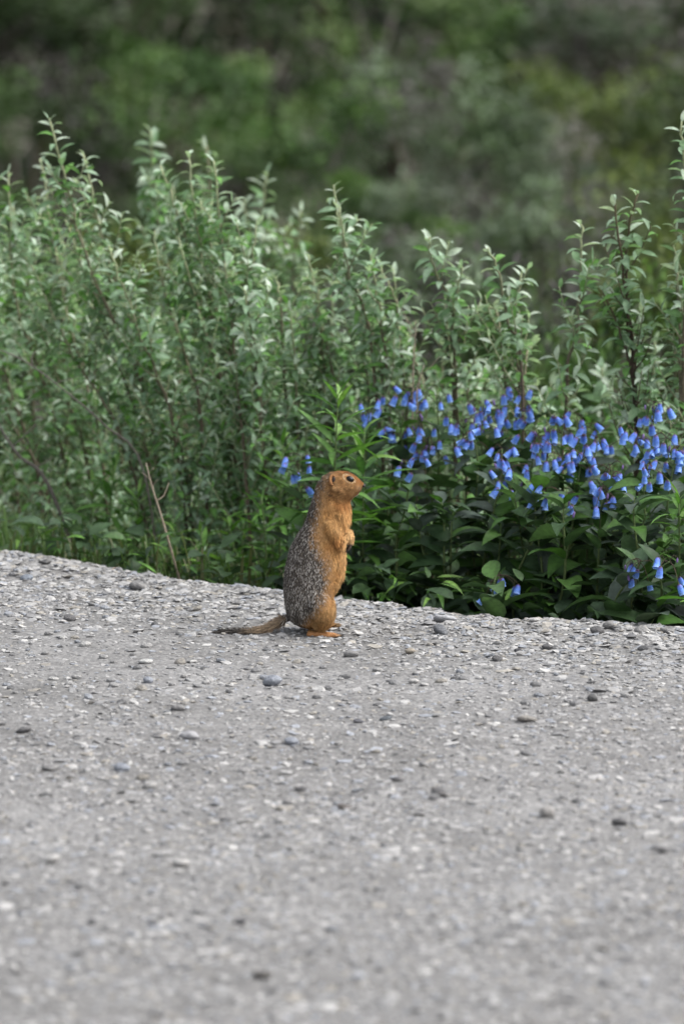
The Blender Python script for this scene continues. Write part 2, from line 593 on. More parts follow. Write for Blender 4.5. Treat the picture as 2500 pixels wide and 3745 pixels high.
        # pale cheek and muzzle, white chin
        c = mx(.4 * np.exp(-(((X - 1130) / 80) ** 2 + ((Yc - 300) / 40) ** 2)), np.array([.30, .175, .078]))
        c = mx(.8 * np.exp(-(((X - 1262) / 24) ** 2 + ((Yc - 300) / 22) ** 2)), np.array([.42, .25, .125]))
        chin = np.clip((Yc - (330 + (1285 - X) * .78) + 10) / 14, 0, 1) * (X > 1195) * (Yc < 425)
        c = mx(.9 * chin, np.array([.62, .56, .50]))
        # dark scratches behind the jaw
        c = mx(.75 * np.exp(-(((X - 1022) / 30) ** 2 + ((Yc - 342 - (X - 1022) * .5) / 9) ** 2)) * (D < 0), np.array([.05, .035, .02]))
        c = mx(.6 * np.exp(-(((X - 1040) / 16) ** 2 + ((Yc - 262) / 10) ** 2)), np.array([.06, .04, .025]))
        # hind foot and paw
        c = mx(np.clip((Yc - 1452) / 18, 0, 1) * (X > 800), np.array([.50, .25, .11]))
        c = mx(np.clip((X - 1050) / 60, 0, 1) * (Yc > 1440), np.array([.30, .22, .14]))
        c = mx(np.clip((Yc - 735) / 25, 0, 1) * (X > 1150) * (Yc < 840), np.array([.13, .10, .08]))
        c = mx(g, grey)
        # nape a little browner, rump browner
        c = mx(.35 * g * np.clip((420 - Yc) / 120, 0, 1), np.array([.16, .12, .08]))
        # tail: fawn root, dark end
        tail = np.clip((668 - X) / 30, 0, 1) * (Yc > 1330)
        tc = np.array([.40, .30, .205]) * (1 - np.clip((460 - X) / 160, 0, 1))[:, None] + np.array([.075, .068, .062]) * np.clip((460 - X) / 160, 0, 1)[:, None]
        c = c * (1 - tail[:, None]) + tc * tail[:, None]
        return c, g * (1 - tail), tail, X, Yc, D

    cbody, gb, tb, _, _, _ = zone(co)
    loc = co - np.array(base)
    body = link('body', np_mesh('squirrel_body', loc + [0, 0, LIFT], tr, cbody * .8, True), root, M_BODY)

    # ---- fur
    A, B, C = co[tr[:, 0]], co[tr[:, 1]], co[tr[:, 2]]
    area = np.linalg.norm(np.cross(B - A, C - A), axis=1)
    ctr = (A + B + C) / 3
    Xc, Yc, Dc = crop(ctr)
    area = area * np.where((Xc < 668) & (Yc > 1330), 2.6, 1.0) * np.where((Xc > 1000) & (Yc < 420), 1.7, 1.0)
    N = 78000
    pick = rng.choice(len(tr), N, p=area / area.sum())
    r1, r2 = np.sqrt(rng.random(N)), rng.random(N)
    w0, w1, w2 = 1 - r1, r1 * (1 - r2), r1 * r2
    p = A[pick] * w0[:, None] + B[pick] * w1[:, None] + C[pick] * w2[:, None]
    nn = no[tr[pick, 0]] * w0[:, None] + no[tr[pick, 1]] * w1[:, None] + no[tr[pick, 2]] * w2[:, None]
    nn /= np.linalg.norm(nn, axis=1)[:, None]
    col, g, tail, X, Yp, D = zone(p)
    flow = np.tile([0.0, 0, -1.0], (N, 1))
    hd = np.clip((X - 960) / 80, 0, 1) * np.clip((440 - Yp) / 60, 0, 1)
    flow = flow * (1 - hd[:, None]) + np.array([-.85, 0, -.45]) * hd[:, None]
    flow = flow * (1 - tail[:, None]) + np.array([-.95, 0, -.12]) * tail[:, None]
    ft = (X > 1020) & (Yp > 1450)
    flow[ft] = [1, 0, -.2]
    flow -= nn * np.sum(flow * nn, 1)[:, None]
    fl = np.linalg.norm(flow, axis=1)[:, None]
    flow = np.where(fl > .05, flow / np.maximum(fl, 1e-6), np.array([0, 0, -1.0]))
    ln = .0050 + .0075 * np.clip((X - 1060) / 60, 0, 1)
    ln = np.where(hd > .3, .0045, ln)
    ln = np.where((X > 1215) & (Yp < 420), .0022, ln)
    ln = np.where((Yp > 1452) & (X > 800), .0022, ln)
    ln = np.where((X > 1150) & (Yp > 640) & (Yp < 850), .0042, ln)
    ln = np.where((X > 1150) & (Yp > 745) & (Yp < 850), .0018, ln)
    ln = np.where(tail > .4, .016, ln)
    ln = ln * rng.uniform(.65, 1.25, N)
    lift = np.where(tail > .4, .42, np.where(hd > .3, .28, .36 + .2 * np.clip((X - 1060) / 60, 0, 1)))
    lump = np.stack([vnoise(X / 22, Yp / 22 + D / 25, 41), vnoise(X / 22 + 50, Yp / 22 + D / 25, 42), vnoise(X / 22, Yp / 22 + 90 + D / 25, 43)], 1)
    dr = flow + nn * lift[:, None] + .22 * lump + rng.normal(0, .13, (N, 3)) * np.where(tail > .4, 2.6, 1.0)[:, None]
    dr /= np.linalg.norm(dr, axis=1)[:, None]
    side = np.cross(dr, nn); side /= np.linalg.norm(side, axis=1)[:, None] + 1e-9
    wd = np.where(hd > .3, .00042, .00055) * rng.uniform(.7, 1.3, N)
    # pale ticking on the back
    kd = KDTree(3600)
    back = np.flatnonzero((g > .3) & (Yp > 200))
    wsp = np.where(Yp[back] > 1330, .5, np.where(Yp[back] < 600, .55, 1.0))
    cen = p[rng.choice(back, 3600, p=wsp / wsp.sum())]
    for i, q in enumerate(cen): kd.insert(q, i)
    kd.balance()
    tip = col * rng.uniform(.75, 1.3, N)[:, None]
    for i in np.flatnonzero(g > .2):
        d = kd.find(p[i])[2]
        if d < .0009: tip[i] = np.array([.66, .62, .57]) * rng.uniform(.8, 1.15)
        elif rng.random() < .13: tip[i] = np.array([.30, .25, .19])
        elif rng.random() < .25: tip[i] = [.035, .03, .027]
    og = (g < .4) & (tail < .3)
    pk = og & (rng.random(N) < .22); tip[pk] *= 1.5
    pk = og & (rng.random(N) < .25); tip[pk] *= .6
    hl = vnoise(X / 26 + D / 30, Yp / 34, 61) + .6 * vnoise(X / 11, Yp / 14 + D / 12, 62)
    tip = np.where(og[:, None], tip * (1 +   .42 * np.clip(hl, -1.2, 1.2))[:, None] * np.array([1.0, 1.0, 1.0]), tip)
    # chest and belly front stand out paler, flank folds darker
    tip = np.where((og & (X > 1090) & (Yp > 440) & (Yp < 1300))[:, None], tip * 1.25, tip)
    pk = og & (rng.random(N) < .05) & (Yp > 440); tip[pk] = [.10, .06, .03]
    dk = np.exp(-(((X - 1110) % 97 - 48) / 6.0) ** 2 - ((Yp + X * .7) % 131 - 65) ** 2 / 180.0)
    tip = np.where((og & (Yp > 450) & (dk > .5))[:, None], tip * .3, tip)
    oi = np.flatnonzero(og & (X > 930))
    kf = KDTree(240)
    for i, q in enumerate(p[rng.choice(oi, 240)]): kf.insert(q * [1, 1, .45], i)
    kf.balance()
    for i in oi:
        if kf.find(p[i] * [1, 1, .45])[2] < .0013: tip[i] *= .32
    tl = tail > .4
    st_ = tl & (rng.random(N) < .25); tip[st_] = tip[st_] * 2.0
    st_ = tl & (rng.random(N) < .3); tip[st_] = [.03, .026, .023]
    # eye rim
    EX, EY = 1184, 221
    er = np.sqrt(((X - EX - (Yp - EY) * .35) / 37) ** 2 + ((Yp - EY - (X - EX) * .22) / 25) ** 2)
    keep = ~((er < .92) & (Yp < 300))
    rim = (er >= .92) & (er < 1.28 + .1 * (X < EX)) & (Yp < 300)
    tip[rim] = np.array([.56, .42, .26]); col[rim] = [.48, .35, .21]; ln = np.where(rim, .0016, ln)
    nose_tip = (X > 1290) & (Yp > 272) & (Yp < 306)
    keep &= ~nose_tip
    # the strands of the border zone are grey or orange, not a blend
    mixz = (g > .04) & (g < .96) & (tail < .3)
    pure_o = mixz & (rng.random(N) > g)
    tip[pure_o] = np.array([.44, .25, .11]) * rng.uniform(.6, 1.35, (int(pure_o.sum()), 1))
    gr = (hd > .4) & (rng.random(N) < .16) & (X < 1210) & ~rim
    tip[gr] = [.07, .042, .022]
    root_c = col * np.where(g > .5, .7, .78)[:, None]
    k = np.flatnonzero(keep)
    p, dr, side, ln, wd, nn, tip, root_c, lf = p[k], dr[k], side[k], ln[k], wd[k], nn[k], tip[k], root_c[k], flow[k]
    mid = p + dr * (ln * .55)[:, None]
    end = p + dr * (ln * .85)[:, None] + lf * (ln * .3)[:, None] - nn * (ln * .06)[:, None]
    p0 = p - nn * .0005
    Vf = np.stack([p0 - side * wd[:, None], p0 + side * wd[:, None], mid + side * (wd * .75)[:, None], mid - side * (wd * .75)[:, None], end], 1)
    Vf[..., 2] += LIFT
    gz = SQ_GZ + .0008
    Vf[..., 2] = np.maximum(Vf[..., 2], gz)
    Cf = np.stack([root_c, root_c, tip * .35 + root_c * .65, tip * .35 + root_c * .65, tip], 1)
    b5 = np.arange(len(k))[:, None] * 5
    quad = b5 + np.array([0, 1, 2, 3])
    tri3 = b5 + np.array([3, 2, 4])
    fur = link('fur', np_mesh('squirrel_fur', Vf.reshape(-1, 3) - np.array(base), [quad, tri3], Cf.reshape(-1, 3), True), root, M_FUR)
    props(fur, kind='stuff')

    # ---- eyes, nose, ears, claws, whiskers
    def surf(cx, cy, sd):
        """outermost skin point near crop pixel on side sd"""
        q = (np.abs(crop(co)[0] - cx) < 6) & (np.abs(crop(co)[1] - cy) < 6) & (np.sign(crop(co)[2]) == sd)
        c = co[q]
        return c[np.argmax(c[:, 1] * sd)] if len(c) else c1(cx, cy, sd * 80 * U)

    def ball(name, ctr, axes, rad, mat, seg=14):
        V, F = [], []
        for i in range(1, seg):
            for j in range(seg):
                th, ph = math.pi * i / seg, 2 * math.pi * j / seg
                V.append(np.array(ctr) + axes[0] * rad[0] * math.sin(th) * math.cos(ph) + axes[1] * rad[1] * math.sin(th) * math.sin(ph) + axes[2] * rad[2] * math.cos(th))
        r_ = seg - 1
        for i in range(r_ - 1):
            for j in range(seg):
                F.append((i * seg + j, i * seg + (j + 1) % seg, (i + 1) * seg + (j + 1) % seg, (i + 1) * seg + j))
        V = np.array(V + [np.array(ctr) + axes[2] * rad[2], np.array(ctr) - axes[2] * rad[2]])
        T = [(r_ * seg, (j + 1) % seg, j) for j in range(seg)] + [(r_ * seg + 1, (r_ - 1) * seg + j, (r_ - 1) * seg + (j + 1) % seg) for j in range(seg)]
        return link(name, np_mesh(name, V - np.array(base) + [0, 0, LIFT], [np.array(F), np.array(T)], np.tile([.1, .1, .1], (len(V), 1)), True), root, mat)

    for sd in (-1, 1):
        e = surf(EX, EY, sd)
        ang = R(-17)
        ux = np.array([math.cos(ang), 0, math.sin(ang)]); uz = np.array([-math.sin(ang), 0, math.cos(ang)])
        ball('eye', e - np.array([0, sd * .0022, 0]), (ux, uz, np.array([0, 1.0, 0])), (.0082, .0058, .0056), M_EYE)
        # ear: crescent rim standing off the head round a dark hollow
        ec = [surf(x, y, sd) for x, y in ((1062, 200), (1040, 190), (1024, 208), (1020, 235), (1030, 258), (1050, 264))]
        path = crom([q + np.array([0, sd * (.0034 if i in (1, 2, 3) else .002), 0]) for i, q in enumerate(ec)], 16)
        v, f = tube(path, np.interp(np.linspace(0, 1, 16), [0, .3, .7, 1], [.0012, .0028, .0030, .0012]), 8)
        link('ear', np_mesh('ear', v - np.array(base) + [0, 0, LIFT], f, np.tile([.25, .125, .055], (len(v), 1)), True), root, M_BODY)
        h = surf(1046, 226, sd)
        ball('ear_opening', h + np.array([0, sd * .0012, 0]), (np.array([1.0, 0, 0]), np.array([.2, 0, .98]), np.array([0, 1.0, 0])), (.0030, .0058, .0020), M_NOSE)
    nz = c1(1297, 287)
    ball('nose', nz, (np.array([1.0, 0, 0]), np.array([0, 1.0, 0]), np.array([0, 0, 1.0])), (.0030, .0048, .0036), M_NOSE)
    for sd in (-1, 1):
        fy = {-1: 1506, 1: 1474}[sd]
        for q, off in enumerate((-34, -17, 0, 17, 34)):
            tx = 1045 + [52, 68, 74, 66, 46][q]
            pth = crom([c1(tx - 4, fy - 10, (160 + off * 1.1) * sd * U), c1(tx + 12, fy - 11, (160 + off * 1.12) * sd * U), c1(tx + 24, fy - 3, (160 + off * 1.15) * sd * U)], 6)
            v, f = tube(pth, np.linspace(.0013, .0002, 6), 6)
            link('claw', np_mesh('claw', v - np.array(base) + [0, 0, LIFT], f, None, True), root, M_CLAW)
        for q, off in enumerate((-18, -6, 7, 19)):
            x0, y0 = 1172 - q * 3, 812 - abs(off) * .4
            pth = crom([c1(x0, y0 - 3, (46 + off) * sd * U), c1(x0 - 6, y0 + 10, (46 + off) * sd * U), c1(x0 - 16, y0 + 17, (46 + off) * sd * U)], 6)
            v, f = tube(pth, np.linspace(.0012, .0002, 6), 6)
            link('claw', np_mesh('claw', v - np.array(base) + [0, 0, LIFT], f, None, True), root, M_CLAW)
        wb = surf(1262, 292, sd)
        for q in range(5):
            a = R(-20 + q * 14)
            d1 = np.array([-.25 + .1 * q, sd * .9, -math.sin(a) * .6]); d1 /= np.linalg.norm(d1)
            pth = crom([wb, wb + d1 * .012, wb + d1 * .024 + np.array([-.003, 0, -.003])], 6)
            v, f = tube(pth, np.linspace(.00016, .00004, 6), 4)
            link('whisker', np_mesh('whisker', v - np.array(base) + [0, 0, LIFT], f, None, True), root, M_WHISKER)
    return root


squirrel()

# ------------------------------------------------------------------ leaves
def leaf_verts(W, curl, fold, segs, pt=.45, asym=0.0):
    """unit leaf along +X, width W, drooping by curl, sides raised by fold"""
    V = []
    for i in range(segs + 1):
        t = i / segs
        w = W * .5 * (math.sin(math.pi * t ** (math.log(.5) / math.log(pt))) ** .85 if 0 < t < 1 else .02)
        a = curl * t
        x = math.sin(a) / curl if abs(curl) > 1e-4 else t
        z = -(1 - math.cos(a)) / curl if abs(curl) > 1e-4 else 0
        for s in (-1, 0, 1):
            V.append((x, s * w + asym * t * t, z + abs(s) * w * fold))
    V = np.array(V)
    F = []
    for i in range(segs):
        for j in range(2):
            F.append((i * 3 + j, (i + 1) * 3 + j, (i + 1) * 3 + j + 1, i * 3 + j + 1))
    return V, np.array(F)


def frame(pos, d, up, L, roll=0.0):
    d = np.asarray(d, float); d = d / (np.linalg.norm(d) + 1e-9)
    y = np.cross(up, d)
    if np.linalg.norm(y) < 1e-3: y = np.cross([.3, 1, .1], d)
    y /= np.linalg.norm(y)
    z = np.cross(d, y)
    cr, sr = math.cos(roll), math.sin(roll)
    y, z = y * cr + z * sr, z * cr - y * sr
    m = np.eye(4)
    m[:3, 0], m[:3, 1], m[:3, 2], m[:3, 3] = d * L, y * L, z * L, pos
    return m


class LeafKind:
    def __init__(s, name, shapes, tints, mat, midrib=1.35):
        s.name, s.mat, s.tints, s.shapes, s.mid = name, mat, tints, shapes, midrib
        s.cache = {}

    def colors(s, nV, tint):
        c = np.tile(np.asarray(tint, float), (nV, 1))
        c[1::3] *= s.mid
        return c

    def data(s, si, ti):
        if (si, ti) not in s.cache:
            V, F = s.shapes[si]
            me = np_mesh(s.name, V, F, s.colors(len(V), s.tints[ti]), True)
            me.materials.append(s.mat)
            s.cache[(si, ti)] = me
        return s.cache[(si, ti)]


def emit(root, kind, items, n_single, name='leaf'):
    """items: list of (matrix 4x4 world, shape index, tint index). The first n_single become objects, the rest one foliage part"""
    base = np.array(root.location)
    for m, si, ti in items[:n_single]:
        o = bpy.data.objects.new(name, kind.data(si, ti))
        COL.objects.link(o)
        o.parent = root
        m = m.copy(); m[:3, 3] -= base
        o.matrix_basis = Matrix(m.tolist())
    rest = items[n_single:]
    if rest:
        bag = Bag()
        for m, si, ti in rest:
            V, F = kind.shapes[si]
            bag.add(V @ m[:3, :3].T + m[:3, 3] - base, F, kind.colors(len(V), np.asarray(kind.tints[ti]) * random.uniform(.8, 1.2)))
        o = link('foliage', bag.mesh('foliage', True), root, kind.mat)
        props(o, kind='stuff')


WILLOW = LeafKind('willow_leaf', [leaf_verts(w, c, f, 4, p) for w, c, f, p in
                  ((.32, .8, .35, .45), (.36, 1.3, .4, .5), (.29, 1.9, .3, .48), (.36, .6, .45, .5), (.34, -.3, .45, .5))],
                  [(.160, .255, .145), (.210, .310, .205), (.115, .210, .088), (.265, .36, .265), (.34, .42, .33), (.41, .475, .40), (.13, .27, .075)], M_WILLOW, 1.25)
HERB = LeafKind('bluebell_leaf', [leaf_verts(w, c, f, 5, p, a) for w, c, f, p, a in
                ((.42, .7, .25, .38, .05), (.48, 1.1, .3, .4, -.06), (.40, 1.5, .2, .36, .1), (.46, .3, .35, .4, 0), (.52, .9, .15, .42, -.1))],
                [(.040, .075, .034), (.050, .085, .048), (.030, .060, .026), (.062, .115, .045), (.045, .105, .022), (.058, .080, .064), (.062, .130, .032)], M_HERB, 1.3)
FIRE = LeafKind('fireweed_leaf', [leaf_verts(w, c, f, 5, .4) for w, c, f in ((.16, .5, .3), (.18, 1.0, .3), (.15, 1.4, .25), (.17, .2, .4))],
                [(.065, .15, .028), (.085, .18, .038), (.055, .125, .035), (.12, .22, .05)], M_FIREWEED, 1.5)


def rvec(s=1.0):
    return rng.normal(0, s, 3)


def bark_tone(t, kind):
    lo, hi = {'willow': ((.11, .082, .064), (.36, .40, .24)), 'dead': ((.27, .22, .17), (.33, .28, .22)), 'herb': ((.08, .11, .04), (.10, .15, .06)),
              'dark': ((.05, .035, .03), (.12, .10, .06)), 'grey': ((.13, .115, .105), (.17, .16, .14))}[kind]
    return np.array(lo) * (1 - t) + np.array(hi) * t


def add_stem(bag, path, r0, r1, base, kind='willow', sides=6, t0=0.0, t1=1.0):
    n = len(path)
    v, f = tube(path, np.linspace(r0, r1, n), sides)
    tt = np.repeat(np.linspace(t0, t1, n), sides)
    tt = np.concatenate([tt, [t0, t1]])
    c = np.array([bark_tone(t ** 2.2, kind) for t in tt])
    bag.add(v - np.array(base), f, c)


def shoot_leaves(items, path, L0, gap, spread, tip_pale, start=0.0, kind='willow'):
    """spiral of leaves along a shoot"""
    seg = np.linalg.norm(np.diff(path, axis=0), axis=1)
    cum = np.concatenate([[0], np.cumsum(seg)])
    tot = cum[-1]
    ph = rng.uniform(0, 6.28)
    d = start * tot
    while d < tot:
        t = d / tot
        pos = np.array([np.interp(d, cum, path[:, k]) for k in range(3)])
        nx = np.array([np.interp(min(d + .01, tot), cum, path[:, k]) for k in range(3)])
        pv = np.array([np.interp(max(d - .01, 0), cum, path[:, k]) for k in range(3)])
        ax = nx - pv; ax /= np.linalg.norm(ax) + 1e-9
        ph += 2.4 + rng.normal(0, .25)
        a = np.cross(ax, [0, 1, .2]); a /= np.linalg.norm(a) + 1e-9
        b = np.cross(ax, a)
        rad = math.cos(ph) * a + math.sin(ph) * b
        near_tip = max(0, 1 - (tot - d) / .05)
        op = spread * (1 - .4 * near_tip) * rng.uniform(.75, 1.2)
        dirv = ax * math.cos(op) + rad * math.sin(op) + rvec(.10)
        L = L0 * rng.uniform(.7, 1.15) * (1 - .38 * near_tip)
        sh = int(rng.choice([0, 1, 2, 3])) if near_tip < .6 else int(rng.choice([3, 4, 0, 1]))
        if tip_pale and (near_tip > .25 or rng.random() < .15 + .15 * t):
            ti = int(rng.choice([3, 4, 5, 4]))
        else:
            ti = int(rng.choice([0, 1, 2, 3, 6, 0, 1]))
        up = ax * .9 + np.array([0, 0, .5]) + rvec(.15)
        items.append((frame(pos, dirv, up, L, rng.normal(0, .35)), sh, ti))
        d += gap * rng.uniform(.7, 1.3)


def willow(label, stems, Y0, density=1.0, leafL=.044, group=None, single=110, twig='willow', depth=.18, pale=True, bare=.13, r0=.0036):
    """stems: lists of pixels (1568-wide photo) from tip to base"""
    bx = np.mean([p8(s[-1][0], s[-1][1], Y0).x for s in stems])
    base = Vector((bx, Y0, hz(bx, Y0)))
    root = empty('willow_shrub', base)
    props(root, label, 'shrub', group)
    items = []
    for s in stems:
        yb = Y0 + rng.uniform(-.06, .06)
        yt = Y0 + rng.uniform(-depth, depth)
        n = len(s)
        pts = []
        for i, (px, py) in enumerate(s):
            y = yt + (yb - yt) * i / (n - 1)
            q = p8(px, py + (24 if i == 0 else 0), y)      # leaves reach above the stem's tip
            if i == n - 1: q.z = hz(q.x, y) - .015
            pts.append(np.array(q))
        pts = pts[::-1]
        path = crom(pts, 26)
        path[1:-1] += rng.normal(0, .0018, (24, 3))
        bag = Bag()
        add_stem(bag, path, r0 * rng.uniform(.85, 1.2), .0019, base, twig)
        L = np.linalg.norm(np.diff(path, axis=0), axis=1).sum()
        cum = np.concatenate([[0], np.cumsum(np.linalg.norm(np.diff(path, axis=0), axis=1))]) / L
        at = lambda t: np.array([np.interp(t, cum, path[:, k]) for k in range(3)])
        # leading shoot: the last quarter metre
        k0 = max(.3, 1 - .26 / L)
        lead = np.array([at(t) for t in np.linspace(k0, 1, 12)])
        shoot_leaves(items, lead, leafL, .0085, 1.05, pale)
        # side shoots
        t = bare + rng.uniform(0, .05)
        while t < .89:
            b = at(t)
            ax = at(min(t + .02, 1)) - at(max(t - .02, 0)); ax /= np.linalg.norm(ax)
            ang = rng.uniform(0, 6.28)
            rad = np.array([math.cos(ang), math.sin(ang), 0])
            rad -= ax * rad.dot(ax); rad /= np.linalg.norm(rad) + 1e-9
            l = rng.uniform(.05, .17) * (1.15 - .6 * t)
            d1 = ax * .75 + rad * .75 + np.array([0, 0, .2]); d1 /= np.linalg.norm(d1)
            e = b + d1 * l + np.array([0, 0, .22 * l]) + rvec(.006)
            sp = crom([b, b + d1 * l * .5 + rvec(.003), e], 9)
            add_stem(bag, sp, .0016, .0009, base, twig, 4, .5, 1)
            shoot_leaves(items, sp, leafL * (.75 + .3 * t), .0105 / min(density, 1.2), 1.0, pale and rng.random() < .2 + .7 * t, .15)
            t += .034 / density * rng.uniform(.6, 1.4) / max(L, .4)
        o = link('stem', bag.mesh('willow_stem', True), root, M_BARK)
    # nearest to the shoot tips first: those one can pick apart
    items.sort(key=lambda it: -(it[0][2, 3] - .5 * it[0][1, 3]) + rng.uniform(0, .12))
    emit(root, WILLOW, items, single)
    return root


def ey(px, off):
    x = (px * Q - 1250) / FPX * 11.2
    return edge_y(x) + off


WO = .36        # the willows stand this much farther down the bank


rng = np.random.default_rng(21)
willow('willow shrub leaning hardest away from the squirrel over the grass',
       [[(20, 370), (40, 700), (130, 980), (235, 1290)], [(-35, 500), (0, 900), (100, 1100), (245, 1290)],
        [(92, 340), (150, 700), (225, 1000), (290, 1295)], [(-70, 330), (-40, 700), (60, 1000), (225, 1290)], [(60, 560), (110, 800), (200, 1060), (270, 1290)]],
       ey(260, .62 + WO), 1.35)
willow('tall willow shrub with the highest single shoot above the roadside thicket',
       [[(113, 248), (155, 430), (215, 640), (345, 960), (415, 1310)], [(70, 580), (160, 800), (300, 1060), (395, 1310)],
        [(190, 325), (250, 600), (330, 880), (435, 1310)], [(150, 480), (230, 740), (330, 1010), (425, 1310)]], ey(410, .50 + WO), 1.3)
willow('leafy willow shrub between the tall single shoot and the broad shrub',
       [[(355, 505), (375, 660), (430, 830), (460, 960), (488, 1310)], [(280, 670), (350, 850), (420, 1050), (470, 1310)],
        [(250, 540), (320, 760), (400, 1000), (465, 1310)]], ey(470, .42 + WO), 1.3)
willow('broad willow shrub with several pale shoot tips close together',
       [[(430, 325), (470, 640), (540, 880), (575, 1315)], [(368, 355), (430, 560), (500, 800), (555, 1315)],
        [(490, 345), (515, 600), (560, 900), (600, 1315)], [(410, 520), (470, 760), (530, 980), (580, 1315)], [(460, 430), (500, 700), (570, 1315)]], ey(575, .55 + WO), 1.35)
willow('low dense willow shrub directly behind the squirrel tail side',
       [[(590, 480), (570, 700), (595, 950), (640, 1320)], [(515, 580), (535, 780), (600, 1320)],
        [(632, 610), (650, 800), (662, 1320)], [(668, 700), (680, 950), (690, 1320)], [(560, 640), (590, 860), (650, 1320)]], ey(640, .45 + WO), 1.3)
willow('willow shrub with one pale plume rising straight behind the squirrel head',
       [[(765, 400), (785, 560), (815, 700), (880, 880), (930, 1300)], [(778, 450), (800, 620), (860, 860), (915, 1300)],
        [(850, 560), (870, 720), (890, 900), (940, 1300)], [(708, 560), (735, 740), (775, 950), (820, 1320)], [(730, 640), (745, 900), (790, 1320)],
        [(820, 640), (840, 850), (870, 1300)]], ey(850, .62 + WO), 1.2)
willow('sparse willow shrub beyond the bluebells with twin pale forked tips',
       [[(985, 520), (990, 600), (1035, 720), (1040, 900), (1062, 1300)], [(1060, 590), (1040, 720), (1045, 900), (1072, 1300)],
        [(872, 585), (920, 800), (985, 1300)], [(945, 770), (965, 950), (1010, 1300)], [(1090, 800), (1070, 950), (1080, 1300)]], ey(1040, .72 + WO), .8, .046)
willow('short willow shrub with a bare twig tip standing above the bluebells',
       [[(1118, 545), (1140, 620), (1165, 740), (1195, 880), (1212, 1300)], [(1195, 602), (1180, 740), (1190, 900), (1215, 1300)],
        [(1105, 690), (1150, 800), (1205, 1300)], [(1220, 760), (1205, 900), (1222, 1300)]], ey(1200, .62 + WO), .85, .046)
willow('single stemmed willow shrub with a reddish stem above the bluebells',
       [[(1330, 490), (1332, 620), (1318, 770), (1295, 930), (1282, 1300)]], ey(1285, .50 + WO), .9, .048, depth=.05)
willow('tall willow shrub with dark straight stems among the bluebells',
       [[(1405, 432), (1420, 560), (1435, 700), (1455, 900), (1470, 1300)], [(1462, 420), (1436, 560), (1440, 760), (1458, 920), (1476, 1300)],
        [(1380, 640), (1425, 780), (1455, 960), (1468, 1300)]], ey(1460, .55 + WO), .85, .048, depth=.06, twig='dark')
willow('willow shrub past the last bluebells with drooping narrow shoots',
       [[(1562, 255), (1575, 500), (1565, 900), (1562, 1300)], [(1545, 580), (1558, 760), (1570, 1300)], [(1610, 400), (1600, 700), (1580, 1300)],
        [(1650, 330), (1640, 700), (1600, 1300)], [(1530, 720), (1548, 900), (1566, 1300)]], ey(1565, .6 + WO), .9, .046)
# second row, farther down the bank and softer
B2 = ['hazy willow shrub lower down the bank peeping over the broad pale-tipped shrub',
      'hazy willow shrub lower down the bank between the broad shrub and the pale plume',
      'hazy willow shrub lower down the bank behind the hardest leaning willow',
      'hazy willow shrub lower down the bank behind the tall single shoot',
      'hazy willow shrub lower down the bank behind the low dense shrub',
      'hazy willow shrub lower down the bank behind the pale plume',
      'hazy willow shrub lower down the bank behind the twin forked tips',
      'hazy willow shrub lower down the bank behind the reddish and dark straight stems']
G2 = 'willow shrubs lower down the bank'
for stems, y in (([[(345, 275), (360, 480), (420, 900), (470, 1250)], [(470, 305), (480, 480), (500, 1250)], [(395, 400), (430, 800), (480, 1250)]], 13.5),
                 ([[(610, 370), (600, 560), (610, 900), (620, 1250)], [(560, 430), (580, 700), (615, 1250)], [(690, 460), (670, 700), (640, 1250)]], 13.6),
                 ([[(30, 450), (70, 800), (120, 1250)], [(140, 520), (150, 800), (160, 1250)], [(230, 480), (220, 800), (180, 1250)], [(-60, 480), (0, 800), (110, 1250)]], 12.8),
                 ([[(300, 600), (330, 900), (350, 1250)], [(420, 600), (410, 900), (370, 1250)], [(200, 650), (260, 900), (340, 1250)]], 12.5),
                 ([[(540, 600), (560, 900), (580, 1250)], [(640, 660), (630, 900), (600, 1250)], [(480, 640), (520, 900), (570, 1250)]], 12.4),
                 ([[(760, 620), (770, 900), (800, 1250)], [(860, 640), (850, 900), (815, 1250)], [(920, 700), (900, 900), (830, 1250)]], 12.5),
                 ([[(1020, 760), (1010, 950), (1000, 1250)], [(1130, 820), (1090, 1000), (1020, 1250)], [(960, 820), (980, 1000), (1000, 1250)]], 12.3),
                 ([[(1380, 820), (1380, 1000), (1370, 1250)], [(1500, 760), (1480, 1000), (1390, 1250)], [(1260, 850), (1300, 1020), (1365, 1250)]], 12.2)):
    willow(B2.pop(0), stems, y, 1.15, .05, G2, 0, depth=.3, bare=.1)

# ------------------------------------------------------------------ bluebells
def bell_mesh():
    prof = [(0, .0010), (.0012, .0028), (.0035, .0038), (.0070, .0046), (.0115, .0053), (.0155, .0054), (.0182, .0060)]
    n = 10
    V, C = [], []
    for i, (z, r) in enumerate(prof):
        for j in range(n):
            a = 2 * math.pi * j / n
            rr = r * (1 + (.10 * math.cos(5 * a) if i == len(prof) - 1 else 0))
            V.append((rr * math.cos(a), rr * math.sin(a), -z))
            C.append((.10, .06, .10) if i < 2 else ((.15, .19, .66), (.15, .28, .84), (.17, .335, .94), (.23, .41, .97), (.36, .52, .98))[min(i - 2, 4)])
    F = [(i * n + j, i * n + (j + 1) % n, (i + 1) * n + (j + 1) % n, (i + 1) * n + j) for i in range(len(prof) - 1) for j in range(n)]
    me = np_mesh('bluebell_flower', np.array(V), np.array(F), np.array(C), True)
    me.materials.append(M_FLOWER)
    return me


def bud_mesh():
    V, F = tube(np.array([[0, 0, 0], [0, 0, -.003], [0, 0, -.007], [0, 0, -.010]]), [.0008, .0018, .0019, .0008], 7)
    me = np_mesh('bluebell_bud', V, F, np.tile([.20, .13, .34], (len(V), 1)), True)
    me.materials.append(M_FLOWER)
    return me


BELL, BUD = bell_mesh(), bud_mesh()
rng = np.random.default_rng(34)


